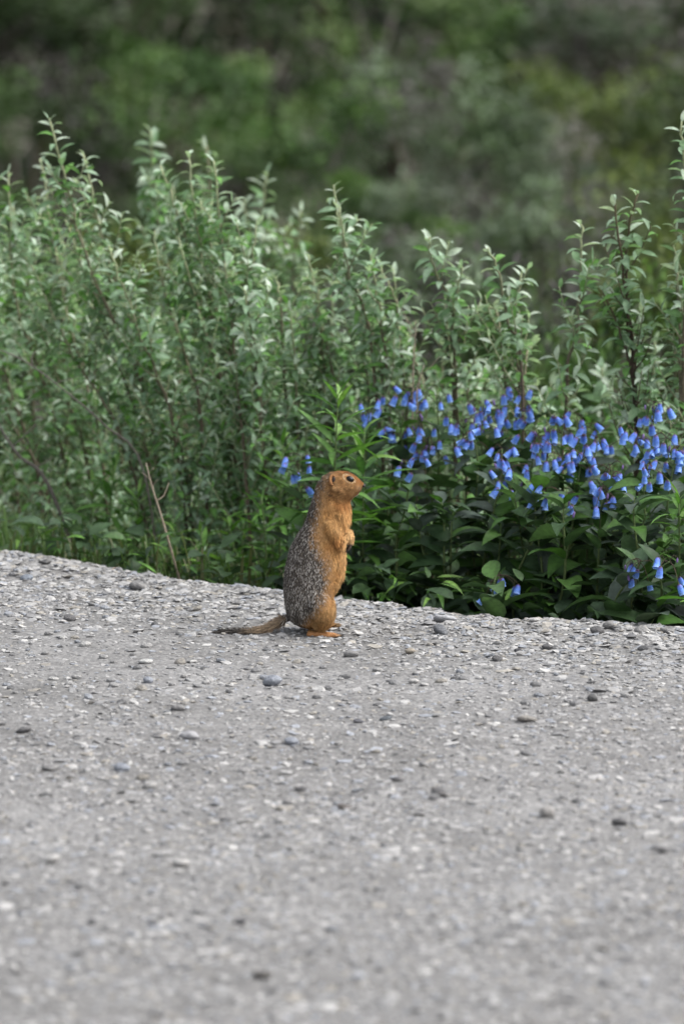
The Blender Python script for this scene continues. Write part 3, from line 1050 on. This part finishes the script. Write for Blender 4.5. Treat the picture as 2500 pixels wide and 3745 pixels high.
def bluebell(label, px, py, Y, nfl, group, base_px=None, leafy=1.0):
    """one plant whose flower cluster is at photo pixel (px, py)"""
    q = p8(px, py, Y)
    bx = q.x + rng.normal(0, .03) if base_px is None else p8(base_px, 1300, Y).x
    yb = Y + rng.uniform(-.04, .06)
    base = Vector((bx, yb, hz(bx, yb)))
    root = empty('bluebell_plant', base)
    props(root, label, 'flower', group)
    top = np.array([q.x, Y, q.z + .022])
    b = np.array(base) - [0, 0, .01]
    H = top[2] - b[2]
    path = crom([b, b * .6 + top * .4 + [rng.normal(0, .012), rng.normal(0, .012), .02 * H], b * .2 + top * .8 + [rng.normal(0, .01), 0, .01], top], 18)
    bag = Bag()
    add_stem(bag, path, .0030, .0012, base, 'herb')
    items = []
    n = max(6, int(H * 46 * leafy))
    ph = rng.uniform(0, 6.28)
    for i in range(n):
        t = .06 + (.72 if nfl else .9) * (i + rng.uniform(0, .7)) / n
        pos = np.array([np.interp(t, np.linspace(0, 1, 18), path[:, k]) for k in range(3)])
        ph += 2.4 + rng.normal(0, .3)
        rise = rng.uniform(.15, 1.5)
        d = np.array([math.cos(ph), math.sin(ph), rise])
        L = (.115 - .06 * t) * rng.uniform(.75, 1.2)
        items.append((frame(pos, d, [0, 0, 1], L, rng.normal(0, .35)), int(rng.integers(5)), int(rng.integers(7))))
    # basal leaves
    for i in range(int(5 * leafy)):
        ph += 2.4
        d = np.array([math.cos(ph), math.sin(ph), rng.uniform(.5, 1.6)])
        items.append((frame(np.array(base) + rvec(.008) * [1, 1, 0], d, [0, 0, 1], rng.uniform(.09, .15), rng.normal(0, .3)), int(rng.integers(5)), int(rng.integers(7))))
    # cymes: arching pedicels with hanging bells
    for i in range(int(nfl * 1.5 + .5)):
        a = rng.uniform(0, 6.28)
        r = rng.uniform(.006, .046)
        e = top + np.array([math.cos(a) * r, math.sin(a) * r * .7, rng.uniform(-.042, .008)])
        s0 = path[int(rng.integers(15, 18))]
        pd = crom([s0, (s0 + e) / 2 + [0, 0, .008], e], 5)
        add_stem(bag, pd, .0008, .0006, base, 'dark', 4)
        isbud = rng.random() < .14
        o = bpy.data.objects.new('flower_bud' if isbud else 'flower', BUD if isbud else BELL)
        COL.objects.link(o)
        o.parent = root
        o.location = Vector(e) - base
        o.rotation_euler = (rng.normal(0, .35), rng.normal(0, .35), rng.uniform(0, 6.28))
        o.scale = (rng.uniform(.95, 1.3),) * 3
    link('stem', bag.mesh('bluebell_stem', True), root, M_BARK)
    emit(root, HERB, items, 200)
    return root


GB = 'bluebells in the roadside clump'
LB = 'bluebell plant in the dense clump of nodding blue flowers by the road'
for px, py, n in ((850, 940, 6), (945, 915, 6), (1000, 908, 3), (910, 1000, 5), (985, 1028, 9), (1060, 990, 8), (1105, 950, 7), (1145, 970, 6), (1190, 965, 5),
                  (1150, 1055, 6), (1230, 1020, 8), (1290, 985, 8), (1320, 975, 4), (1258, 1045, 7), (1370, 1030, 9), (1450, 1012, 8), (1500, 950, 7),
                  (1400, 1092, 7), (1310, 1075, 5), (1240, 1140, 6), (1165, 1100, 6), (1300, 1148, 3), (1385, 1140, 7), (1485, 1090, 7), (1528, 1030, 7),
                  (1552, 1055, 5), (930, 1080, 3), (1085, 1010, 6), (1340, 1055, 5), (955, 975, 4), (1600, 1000, 6), (1640, 1060, 6)):
    off = .86 - .55 * np.clip((py - 900) / 260, 0, 1)
    bluebell(LB, px, py, ey(px, off + rng.uniform(-.08, .08)), n, GB)
bluebell('bluebell with one flower cluster alone in front of the darkest leaves', 1178, 916, ey(1178, .85), 5, GB)
bluebell('low bluebell sprig with white and blue bells just over the gravel edge', 1140, 1345, ey(1140, .13), 4, GB, leafy=.5)
bluebell('low bluebell whose row of pale bells hangs beside the gravel edge', 1470, 1312, ey(1470, .13), 5, GB, leafy=.5)
bluebell('low bluebell sprig of few bells at the far end of the gravel edge', 1535, 1314, ey(1535, .13), 3, GB, leafy=.5)
bluebell('small bluebell with two flowers behind the squirrel nape', 690, 1072, ey(690, .32), 4, GB)
bluebell('small bluebell with one drooping flower behind the squirrel back', 683, 1143, ey(683, .25), 2, GB)
LG = 'leafy bluebell plant without open flowers low in the dark green clump'
for i, px in enumerate(np.linspace(815, 1620, 30)):
    bluebell(LG, px, rng.uniform(1120, 1270), ey(px, rng.uniform(.24, .5)), 0, GB, leafy=1.25)

# ------------------------------------------------------------------ fireweed
def fireweed(label, px, py, Y, group, L0=.085, dens=1.0, lean=0):
    q = p8(px, py, Y)
    bx = q.x + lean
    base = Vector((bx, Y, hz(bx, Y)))
    root = empty('fireweed_plant', base)
    props(root, label, 'plant', group)
    b = np.array(base) - [0, 0, .01]
    top = np.array(q)
    path = crom([b, (b + top) / 2 + [rng.normal(0, .01), rng.normal(0, .01), 0], top], 16)
    bag = Bag(); add_stem(bag, path, .0028, .0012, base, 'herb')
    link('stem', bag.mesh('fireweed_stem', True), root, M_BARK)
    H = top[2] - b[2]
    n = int(H * 105 * dens)
    items = []
    ph = rng.uniform(0, 6)
    for i in range(n):
        t = .18 + .82 * (i + .5) / n
        pos = np.array([np.interp(t, np.linspace(0, 1, 16), path[:, k]) for k in range(3)])
        ph += 2.4 + rng.normal(0, .15)
        rise = .35 + 1.3 * max(0, t - .72) / .28 + rng.normal(0, .15)
        d = np.array([math.cos(ph), math.sin(ph), rise])
        L = L0 * rng.uniform(.8, 1.15) * (1 - .45 * max(0, t - .8) / .2) * (.75 + .25 * min(1, t / .4))
        items.append((frame(pos, d, [0, 0, 1], L, rng.normal(0, .3)), int(rng.integers(4)), int(rng.choice([0, 1, 2, 3] if t > .8 else [0, 1, 2]))))
    emit(root, FIRE, items, 120)


rng = np.random.default_rng(5)
GF = 'fireweed plants along the bank'
fireweed('tall bright green fireweed right behind the squirrel head', 775, 905, ey(775, .26), GF, .115)
fireweed('fireweed with long leaves beside the tall one, next to the first bluebells', 835, 985, ey(835, .34), GF, .11)
fireweed('bright fireweed tip in the shade under the leaning willows', 262, 1058, ey(262, .62), GF, .085)
fireweed('dark bushy fireweed beside a pale dead twig', 318, 1130, ey(318, .6), GF, .085)
fireweed('low fireweed close to the gravel edge under the willows', 215, 1105, ey(215, .66), GF, .08)
fireweed('fireweed behind the squirrel back with a bright yellow green tip', 648, 1010, ey(648, .55), GF, .085)
for px, py in ((690, 1095), (600, 1140), (715, 1190), (560, 1200), (395, 1190), (460, 1210), (520, 1180)):
    fireweed('small fireweed sprout low on the bank between willow stems', px, py, ey(px, rng.uniform(.42, .75)), GF, .07)
fireweed('pale leaved fireweed at the far end of the bluebell clump', 1556, 1135, ey(1556, .22), GF, .075)

# ------------------------------------------------------------------ grass and low cover
def grass_patch(name, label, cat, centers, n, hmin, hmax, tints):
    bag = Bag()
    V0, C0 = [], []
    for i in range(n):
        cx, cy, sp = centers[int(rng.integers(len(centers)))]
        x, y = cx + rng.normal(0, sp), cy + rng.normal(0, sp)
        s, _ = st(x, y)
        if s < .12: continue
        z = hz(x, y) - .005
        h = rng.uniform(hmin, hmax)
        a = rng.uniform(0, 6.28)
        lean = rng.uniform(.1, .6) * h
        w = rng.uniform(.0015, .0035)
        d = np.array([math.cos(a), math.sin(a), 0]); sd = np.array([-d[1], d[0], 0])
        p = np.array([x, y, z])
        P1, P2, P3 = p + [0, 0, h * .45] + d * lean * .2, p + [0, 0, h * .85] + d * lean * .6, p + [0, 0, h * .95] + d * lean * 1.1
        V = np.array([p - sd * w, p + sd * w, P1 + sd * w, P1 - sd * w, P2 + sd * w * .7, P2 - sd * w * .7, P3])
        bag.add(V, [np.array([(0, 1, 2, 3), (3, 2, 4, 5)]), np.array([(5, 4, 6)])], np.array(tints[int(rng.integers(len(tints)))]) * rng.uniform(.8, 1.2))
    o = link(name, bag.mesh(name, True), None, M_GRASS)
    props(o, label, cat, None, 'stuff')


xl = lambda px, Y: (px * Q - 1250) / FPX * Y
GT = [(.10, .20, .045), (.13, .23, .06), (.16, .25, .08), (.08, .15, .04)]
grass_patch('grass', 'bright green grass on the bank under the leaning willows', 'grass',
            [(xl(p, y), y, .13) for p, y in ((0, 12.2), (90, 12.3), (180, 12.2), (-100, 12.4), (60, 12.9), (200, 12.9), (-60, 13.2))], 3400, .10, .30, GT)
grass_patch('bank_grass', 'short mixed grass blades along the gravel edge', 'grass',
            [(xl(p, 11.2), ey(p, o_), .10) for p in range(-100, 760, 60) for o_ in (.4, .65, 1.0)], 2400, .04, .14, [(.06, .11, .03), (.09, .15, .045), (.12, .13, .06)])


def low_cover():
    bag = Bag()
    for i in range(5200):
        px = rng.uniform(-150, 1750)
        off = rng.uniform(.2, 1.9) ** 1.1
        y = ey(px, off) + rng.normal(0, .05)
        x = xl(px, y)
        z = hz(x, y) + rng.uniform(.0, .09)
        a = rng.uniform(0, 6.28)
        k = HERB if rng.random() < .6 else FIRE
        si = int(rng.integers(4))
        V, F = k.shapes[si]
        m = frame(np.array([x, y, z]), [math.cos(a), math.sin(a), rng.uniform(-.1, .9)], [0, 0, 1], rng.uniform(.03, .075), rng.normal(0, .4))
        bag.add(V @ m[:3, :3].T + m[:3, 3], F, k.colors(len(V), np.array(k.tints[int(rng.integers(4))]) * rng.uniform(.7, 1.15)))
    o = link('ground_cover', bag.mesh('ground_cover', True), None, M_HERB)
    props(o, 'low leafy ground cover on the bank beneath the shrubs', 'ground cover', None, 'stuff')


low_cover()

# ------------------------------------------------------------------ dead twigs
for label, pts, Y, r, kind in (
        ('long pale dead twig arching through the leaning willows', [(-20, 795), (60, 830), (160, 905), (240, 975), (330, 1080), (380, 1290)], ey(330, .62), .0026, 'grey'),
        ('short pale dead twig propped on the gravel edge among green leaves', [(335, 1062), (350, 1120), (375, 1200), (420, 1292)], ey(380, .22), .0026, 'dead'),
        ('thick grey dead stem slanting low over the bright grass', [(-30, 930), (40, 1040), (120, 1130), (250, 1300)], ey(240, .75), .0048, 'grey'),
        ('tan broken stalk standing above the first bluebells', [(972, 838), (960, 880), (955, 960), (958, 1250)], ey(958, .75), .0022, 'dead'),
        ('straight tan stalk rising behind the bluebells', [(953, 735), (950, 800), (946, 920), (940, 1250)], ey(940, .85), .002, 'dead')):
    P3 = [np.array(p8(x, y, Y)) for x, y in pts][::-1]
    P3[0][2] = hz(P3[0][0], Y) - .01
    path = crom(P3, 22)
    bag = Bag()
    base = Vector(P3[0])
    add_stem(bag, path, r, r * .45, base, kind)
    for k in range(4):
        i = int(rng.integers(8, 19))
        e = path[i] + np.array([rng.normal(0, .03), rng.normal(0, .03), rng.uniform(.01, .05)])
        add_stem(bag, crom([path[i], (path[i] + e) / 2 + rvec(.004), e], 5), r * .4, r * .2, base, kind, 4)
    o = link('dead_twig', bag.mesh('dead_twig', True), None, M_BARK)
    o.location = base
    props(o, label, 'twig', 'dead twigs on the bank')

# ------------------------------------------------------------------ far bushes
def crown_mesh(name, rx, h, nclump, nleaf, tints, seed, leaf=.055, clump=.20):
    rg = np.random.default_rng(seed)
    tips, V, C = [], [], []
    cl = []
    for i in range(nclump):
        while True:
            u = rg.uniform(-1, 1, 3)
            if .25 < u.dot(u) < 1: break
        z = h * (.54 + .46 * u[2]) + rg.normal(0, .05)
        x, y = u[0] * rx * (1.05 - .25 * (z / h)), u[1] * rx
        cl.append((x, y, z, clump * rg.uniform(.6, 1.5), rg.integers(len(tints)), rg.uniform(.6, 1.55)))
    for x, y, z, r, ti, br in cl:
        n = int(nleaf * rg.uniform(.6, 1.4))
        q = rg.normal(0, 1, (n, 3)); q *= (rg.random((n, 1)) ** .45) / np.linalg.norm(q, axis=1)[:, None]
        p = np.array([x, y, z]) + q * r * np.array([.85, .85, .75])
        d = rg.normal(0, 1, (n, 3)) + [0, 0, .5]; d /= np.linalg.norm(d, axis=1)[:, None]
        s = np.cross(d, rg.normal(0, 1, (n, 3))); s /= np.linalg.norm(s, axis=1)[:, None]
        L = leaf * rg.uniform(.6, 1.3, (n, 1))
        V.append(np.stack([p, p + d * L * .5 + s * L * .22, p + d * L, p + d * L * .5 - s * L * .22], 1).reshape(-1, 3))
        c = np.array(tints[ti]) * br * rg.uniform(.75, 1.25, (n, 1))
        C.append(np.repeat(c, 4, 0))
    V, C = np.concatenate(V), np.concatenate(C)
    F = np.arange(len(V)).reshape(-1, 4)
    crown = np_mesh(name + '_crown', V, F, C, False)
    crown.materials.append(M_FAR)
    bag = Bag()
    for i, (x, y, z, r, _, _) in enumerate(cl[::2]):
        b = np.array([x * .12, y * .12, -.05])
        e = np.array([x, y, z])
        mid = np.array([x * .45, y * .45, z * .55]) + rg.normal(0, .04, 3)
        add_stem(bag, crom([b, mid, e], 9), rg.uniform(.010, .022), .004, (0, 0, 0), 'grey' if i % 3 else 'dark', 5)
    trunk = bag.mesh(name + '_stems', True)
    trunk.materials.append(M_BARK)
    return crown, trunk


SAGE = [(.105, .145, .090), (.13, .17, .115), (.08, .12, .06), (.11, .105, .10)]
GREEN = [(.060, .115, .030), (.080, .145, .036), (.040, .082, .024), (.09, .14, .045)]
OLIVE = [(.075, .105, .028), (.095, .125, .035), (.055, .08, .028), (.05, .075, .035)]
DARK = [(.026, .048, .016), (.045, .078, .024), (.045, .042, .038), (.05, .085, .03)]
far_kinds = {}
for nm, tn, sd_ in (('sage', SAGE, 1), ('green', GREEN, 2), ('olive', OLIVE, 3), ('dark', DARK, 4)):
    far_kinds[nm] = [crown_mesh(nm, .62, 1.5, 40, 130, tn, sd_ * 10 + k) for k in range(2)]
def far_bush(px, ytop, Y, kind, wide, label, k=0):
    if Y > 16: Y, wide = 10.4 + (Y - 10.4) * 1.6, wide * (10.4 + (Y - 10.4) * 1.6) / Y
    q = p8(px, ytop, Y)
    g = hz(q.x, Y)
    h = max(.4, q.z - g)
    root = empty('bush', (q.x, Y, g))
    props(root, label, 'bush', 'blurred bushes in the hollow')
    cr, tk = far_kinds[kind][k % 2]
    rot = rng.uniform(0, 6.28)
    for nm, me in (('crown', cr), ('trunk', tk)):
        o = bpy.data.objects.new(nm, me)
        COL.objects.link(o)
        o.parent = root
        o.rotation_euler = (0, 0, rot)
        o.scale = (wide, wide, h / 1.5)


FAR = [  # px, top py, distance, kind, width, label
    (120, 560, 14.6, 'green', .55, 'small fresh green bush at the foot of the bank behind the leaning willow'),
    (330, 520, 15.2, 'olive', .6, 'small olive bush at the foot of the bank beside the tall single shoot'),
    (560, 620, 14.8, 'dark', .55, 'small dark bush at the foot of the bank behind the broad willow'),
    (760, 640, 15.0, 'sage', .55, 'small sage bush at the foot of the bank behind the pale plume'),
    (1010, 640, 14.6, 'dark', .5, 'small dark bush at the foot of the bank behind the forked tips'),
    (1180, 560, 15.4, 'sage', .6, 'small sage bush at the foot of the bank behind the bare twig tip'),
    (1330, 620, 14.4, 'green', .5, 'small green bush at the foot of the bank behind the reddish stem'),
    (1500, 560, 15.2, 'olive', .6, 'small olive bush at the foot of the bank behind the dark straight stems'),
    (1700, 500, 15.0, 'green', .6, 'small green bush at the foot of the bank past the last bluebells'),
    (-120, 520, 15.0, 'sage', .6, 'small sage bush at the foot of the bank past the leaning willow'),
    (1250, 450, 17.5, 'sage', .62, 'pale sage bush in the hollow between the bare twig and the reddish stem'),
    (880, 520, 17.0, 'sage', .6, 'grey sage bush in the hollow beside the pale plume'),
    (640, 560, 17.6, 'olive', .6, 'low olive bush in the hollow between broad shrub and pale plume'),
    (400, 400, 17.2, 'dark', .55, 'low dark bush in the hollow above the broad willow'),
    (1480, 420, 17.8, 'olive', .7, 'yellowish bush in the hollow above the dark straight stems'),
    (-30, 450, 17.6, 'dark', .7, 'dark bush in the hollow above the leaning willow'),
    (230, 470, 17.0, 'dark', .55, 'dark bush in the hollow beside the tall single shoot'),
    (1050, 470, 18.6, 'green', .6, 'green bush in the hollow above the twin forked tips'),
    (690, 190, 20.5, 'green', .8, 'bright green rounded bush in mid thicket above the pale plume'),
    (960, 110, 21.0, 'sage', .75, 'tall sage grey bush in mid thicket beside the bright rounded one'),
    (1100, 210, 20.0, 'sage', .7, 'shorter sage bush in mid thicket with purplish twigs'),
    (1330, 150, 21.5, 'olive', .75, 'olive bush in mid thicket above the reddish willow stem'),
    (1560, 180, 21.0, 'olive', .8, 'fresh yellow green bush in mid thicket above the drooping shoots'),
    (370, 50, 22.0, 'green', .75, 'wide green bush in mid thicket above the broad willow'),
    (60, 130, 21.5, 'dark', .8, 'black green bush in mid thicket above the leaning willow'),
    (500, 330, 20.0, 'dark', .55, 'dark bush in mid thicket below the wide green one'),
    (1740, 90, 21.0, 'sage', .9, 'sage bush in mid thicket beyond the yellow green one'),
    (-240, 60, 22.0, 'dark', .9, 'dark bush in mid thicket beyond the black green one'),
    (150, -150, 27.0, 'dark', 1.3, 'tall dark bush in the back row over the black green bush'),
    (560, -200, 27.5, 'dark', 1.2, 'tall dark bush in the back row over the bright rounded bush'),
    (880, -180, 26.5, 'green', 1.3, 'tall green bush in the back row behind the sage grey bush'),
    (1180, -200, 27.5, 'sage', 1.3, 'tall grey bush in the back row behind the twiggy sage bush'),
    (1480, -160, 26.5, 'sage', 1.3, 'tall grey bush in the back row behind the yellow green bush'),
    (-200, -200, 27, 'dark', 1.3, 'tall dark bush ending the back row beyond the leaning willow'),
    (1800, -200, 27, 'dark', 1.4, 'tall dark bush ending the back row beyond the last bluebells'),
] + [(x, -440, 32.5, kd_, 1.8, 'highest bush rising behind the back row of the thicket') for x, kd_ in ((-100, 'dark'), (350, 'dark'), (800, 'dark'), (1250, 'green'), (1650, 'dark'))]
for i, a in enumerate(FAR): far_bush(*a, k=i)

# ------------------------------------------------------------------ stones and gravel
def stone_mesh(name, seed, sub=2):
    import bmesh
    bm = bmesh.new()
    bmesh.ops.create_icosphere(bm, subdivisions=sub, radius=.5)
    rg = np.random.default_rng(seed)
    cuts = rg.normal(0, 1, (7, 3)); cuts /= np.linalg.norm(cuts, axis=1)[:, None]
    lim = rg.uniform(.30, .46, 7)
    for v in bm.verts:
        p = np.array(v.co)
        for c, l in zip(cuts, lim):
            d = p.dot(c)
            if d > l: p = p - c * (d - l) * .85
        p += rg.normal(0, .008, 3)
        v.co = p
    me = bpy.data.meshes.new(name)
    bm.to_mesh(me); bm.free()
    me.materials.append(M_STONE)
    return me


rng = np.random.default_rng(77)
STONES = [stone_mesh('stone', 100 + i) for i in range(8)]
for me in STONES: me.polygons.foreach_set('use_smooth', [i % 1 == 0 for i in range(len(me.polygons))])


def on_ground(px, py):
    """photo pixel -> point on the road"""
    d = P(px, py, 1.0) - Vector((0, 0, CAM_H))
    y = -CAM_H / d.z * d.y
    for _ in range(6):
        x = d.x / d.y * y
        y = (CAM_H - float(road_h([x], [y])[0])) * d.y / -d.z
    return d.x / d.y * y, y


def stone(x, y, w, dp, h, c, label, group, name='stone', sink=.30):
    o = bpy.data.objects.new(name, STONES[int(rng.integers(8))])
    COL.objects.link(o)
    o.location = (x, y, float(road_h([x], [y])[0]) + h * (.5 - sink))
    o.rotation_euler = (rng.normal(0, .15), rng.normal(0, .15), rng.normal(0, .5))
    o.scale = (w * 1.1, dp * 1.1, h * 1.15)
    o.color = (*c, 1)
    props(o, label, 'stone', group)


DK, MD, LT, BL, TN = (.105, .103, .105), (.19, .187, .185), (.40, .39, .38), (.22, .235, .265), (.27, .24, .20)
named = [  # 1568-px x, y, width, height in px, colour, label
    (1010, 1445, 38, 25, (.13, .135, .145), 'dark blue grey round stone lying alone ahead of the squirrel'),
    (1370, 1447, 40, 23, DK, 'dark stone with pale top among pebbles at the gravel edge'),
    (1395, 1441, 30, 18, MD, 'round grey stone touching the dark pale-topped stone'),
    (1470, 1446, 34, 20, MD, 'broad grey stone at the gravel edge under the low bluebells'),
    (1530, 1447, 38, 17, MD, 'flat grey stone at the end of the gravel edge'),
    (160, 1418, 34, 18, DK, 'dark grey stone lying alone behind the tail tip'),
    (55, 1675, 38, 17, DK, 'flat dark brown stone on open gravel by the road middle'),
    (625, 1562, 44, 30, BL, 'bluish angular stone in the gravel below the tail'),
    (1140, 1511, 26, 16, DK, 'small dark brown oval stone ahead of the squirrel feet'),
    (1208, 1648, 46, 17, (.20, .19, .175), 'long flat brownish stone half sunk in the road'),
    (1255, 1862, 36, 28, (.27, .26, .25), 'upright blocky grey stone on the near gravel'),
    (1420, 1886, 38, 20, DK, 'dark wedge stone near the blocky grey stone'),
    (805, 1500, 34, 18, MD, 'grey lumpy stone in front of the squirrel toes'),
    (948, 1562, 25, 13, LT, 'small white stone on the gravel below the squirrel'),
    (940, 1493, 24, 14, TN, 'small tan stone ahead of the squirrel toes'),
    (1005, 1815, 34, 18, DK, 'dull dark stone sunk in the near gravel'),
    (410, 1623, 36, 15, MD, 'flat grey stone left of the bluish angular stone'),
    (435, 1686, 50, 22, (.30, .30, .31), 'broad pale grey slab stone in the gravel'),
    (118, 1760, 42, 15, MD, 'long flat grey stone near the flat dark brown stone'),
    (280, 1760, 36, 24, BL, 'bluish squarish stone on the near gravel'),
    (670, 1700, 40, 20, BL, 'pale bluish stone with dark side in the road middle'),
    (1255, 1484, 30, 15, DK, 'dark stone on gravel in front of the edge stones'),
    (1188, 1494, 20, 11, (.06, .06, .065), 'tiny black stone beside the dark edge stones'),
    (1358, 1601, 24, 20, (.09, .09, .09), 'small black upright stone on gravel ahead of the squirrel'),
    (1358, 1483, 18, 14, DK, 'small dark knob of stone below the pale-topped stone'),
    (885, 1648, 32, 12, (.10, .11, .12), 'flat blackish stone in the gravel below the squirrel'),
    (822, 1654, 28, 10, (.09, .09, .10), 'thin blackish stone chip beside the flat blackish stone'),
    (62, 1320, 30, 18, (.17, .19, .22), 'blue grey stone on the far gravel beside grass'),
    (318, 1344, 42, 20, MD, 'lumpy grey stone on the far gravel by the dead twig'),
    (512, 1324, 26, 14, LT, 'white pebble on the gravel crest behind the tail'),
    (792, 1362, 32, 15, LT, 'white pebble behind the squirrel belly on the crest'),
    (265, 1306, 20, 9, (.42, .26, .16), 'orange tinted pebble on the gravel crest'),
    (550, 2114, 34, 18, (.08, .08, .085), 'blurred black stone on the nearest gravel'),
    (602, 2236, 44, 22, (.09, .085, .08), 'wide blurred black stone at the front of the road'),
    (692, 1809, 32, 13, DK, 'thin dark stone in the near gravel'),
    (790, 1850, 34, 12, (.10, .09, .085), 'flat dark brown chip in the near gravel'),
    (120, 1971, 40, 24, LT, 'big pale blurred stone on the near gravel'),
    (415, 1980, 40, 24, LT, 'pale blurred stone beside the big pale one'),
    (210, 2115, 22, 16, (.09, .09, .095), 'small black stone on the nearest gravel'),
    (1520, 1950, 32, 16, DK, 'dark blurred stone on the near gravel past the wedge stone'),
    (912, 1788, 26, 14, DK, 'small dark stone in the near gravel'),
    (1020, 1420, 54, 22, (.31, .315, .33), 'pale bluish slab leaning behind the round dark stone'),
    (1225, 1357 + 65, 24, 12, LT, 'white pebble by the bluebell edge'),
    (340, 1560, 26, 18, BL, 'small bluish stone on open gravel'),
    (335, 1517, 34, 12, (.40, .40, .39), 'white cracked stone on open gravel'),
]
for px, py, w, h, c, lab in named:
    x, y = on_ground(px * Q, (py + h * .35) * Q)
    k = y / FPX * Q
    stone(x, y, w * k, w * k * .85, h * k * .92, tuple(v * 1.15 for v in c), lab, 'larger stones on the road', sink=.14)


def px_to_xy(n, ylo, yhi, pw=1.0):
    out = []
    while len(out) < n:
        px = rng.uniform(-60, 1628)
        py = ylo + (yhi - ylo) * rng.random() ** pw
        x, y = on_ground(px * Q, py * Q)
        s, _ = st(x, y)
        if s < .05: out.append((x, y))
    return out


PEB = [(.28, .277, .274), (.24, .24, .242), (.34, .335, .33), (.18, .18, .182), (.25, .262, .285), (.27, .255, .23), (.39, .385, .375), (.12, .12, .123)]
for x, y in px_to_xy(150, 1290, 1620) + px_to_xy(105, 1500, 2300):
    w = float(np.clip(rng.lognormal(math.log(.016), .25), .011, .028))
    c = np.array(PEB[int(rng.choice(8, p=[.2, .2, .14, .13, .14, .08, .05, .06]))]) * rng.uniform(.85, 1.15)
    stone(x, y, w, w * rng.uniform(.6, .95), w * rng.uniform(.35, .6), tuple(c), 'loose pebble scattered on the grey gravel road', 'pebbles on the road', 'pebble')


def gravel():
    t = (1 + 5 ** .5) / 2
    ico = np.array([(-1, t, 0), (1, t, 0), (-1, -t, 0), (1, -t, 0), (0, -1, t), (0, 1, t), (0, -1, -t), (0, 1, -t), (t, 0, -1), (t, 0, 1), (-t, 0, -1), (-t, 0, 1)]) / math.sqrt(1 + t * t)
    fc = np.array([(0, 11, 5), (0, 5, 1), (0, 1, 7), (0, 7, 10), (0, 10, 11), (1, 5, 9), (5, 11, 4), (11, 10, 2), (10, 7, 6), (7, 1, 8),
                   (3, 9, 4), (3, 4, 2), (3, 2, 6), (3, 6, 8), (3, 8, 9), (4, 9, 5), (2, 4, 11), (6, 2, 10), (8, 6, 7), (9, 8, 1)])
    N = 150000
    y = 6.2 + (12.2 - 6.2) * rng.random(N) ** .9
    x = rng.normal(0, 1, N) * .0 + rng.uniform(-1, 1, N) * (.066 * y + .06) * np.where(rng.random(N) < .86, 1, 2.0)
    s, _ = st(x, y)
    # looser and coarser towards the crest; compacted patches elsewhere
    patch = vnoise(x * 1.7, y * .9, 51) * .6 + vnoise(x * 5, y * 3, 52) * .4
    crest = np.clip((s + .75) / .5, 0, 1)
    keep = (s < .5) & (rng.random(N) < np.clip(.42 + .42 * patch + .55 * crest, .06, 1))
    x, y, s, crest = x[keep], y[keep], s[keep], crest[keep]
    n = len(x)
    if n > 62000:
        x, y, s, crest = x[:62000], y[:62000], s[:62000], crest[:62000]; n = 62000
    w = np.exp(rng.normal(math.log(.0062), .55, n)) * (1 + .35 * crest)
    w = np.clip(w, .0024, .028)
    dims = np.stack([w, w * rng.uniform(.6, 1, n), w * rng.uniform(.2, .5, n) * np.clip(1.25 - w / .03, .55, 1)], 1) * .55
    ang = rng.uniform(0, 6.28, n)
    V = ico[None] * (1 + rng.normal(0, .16, (n, 12, 1))) * dims[:, None]
    V += rng.normal(0, .08, (n, 12, 3)) * w[:, None, None] * .4
    tilt = rng.normal(0, .2, n)
    ca, sa = np.cos(tilt)[:, None], np.sin(tilt)[:, None]
    X, Y, Z = V[..., 0], V[..., 1], V[..., 2]
    X, Z = X * ca - Z * sa, X * sa + Z * ca
    ca, sa = np.cos(ang)[:, None], np.sin(ang)[:, None]
    X, Y = X * ca - Y * sa, X * sa + Y * ca
    z = road_h(x, y) + dims[:, 2] * rng.uniform(-.35, .6, n)
    V = np.stack([X + x[:, None], Y + y[:, None], Z + z[:, None]], -1).reshape(-1, 3)
    F = (np.arange(n)[:, None, None] * 12 + fc[None]).reshape(-1, 3)
    pal = np.array(PEB)
    c = pal[rng.choice(len(PEB), n, p=[.24, .19, .19, .07, .13, .09, .07, .02])] * rng.uniform(.8, 1.15, (n, 1))
    o = link('gravel', np_mesh('gravel', V, F, np.repeat(c, 12, 0), False), None, M_GRAVEL)
    props(o, 'fine loose grey gravel covering the road surface', 'gravel', None, 'stuff')


gravel()
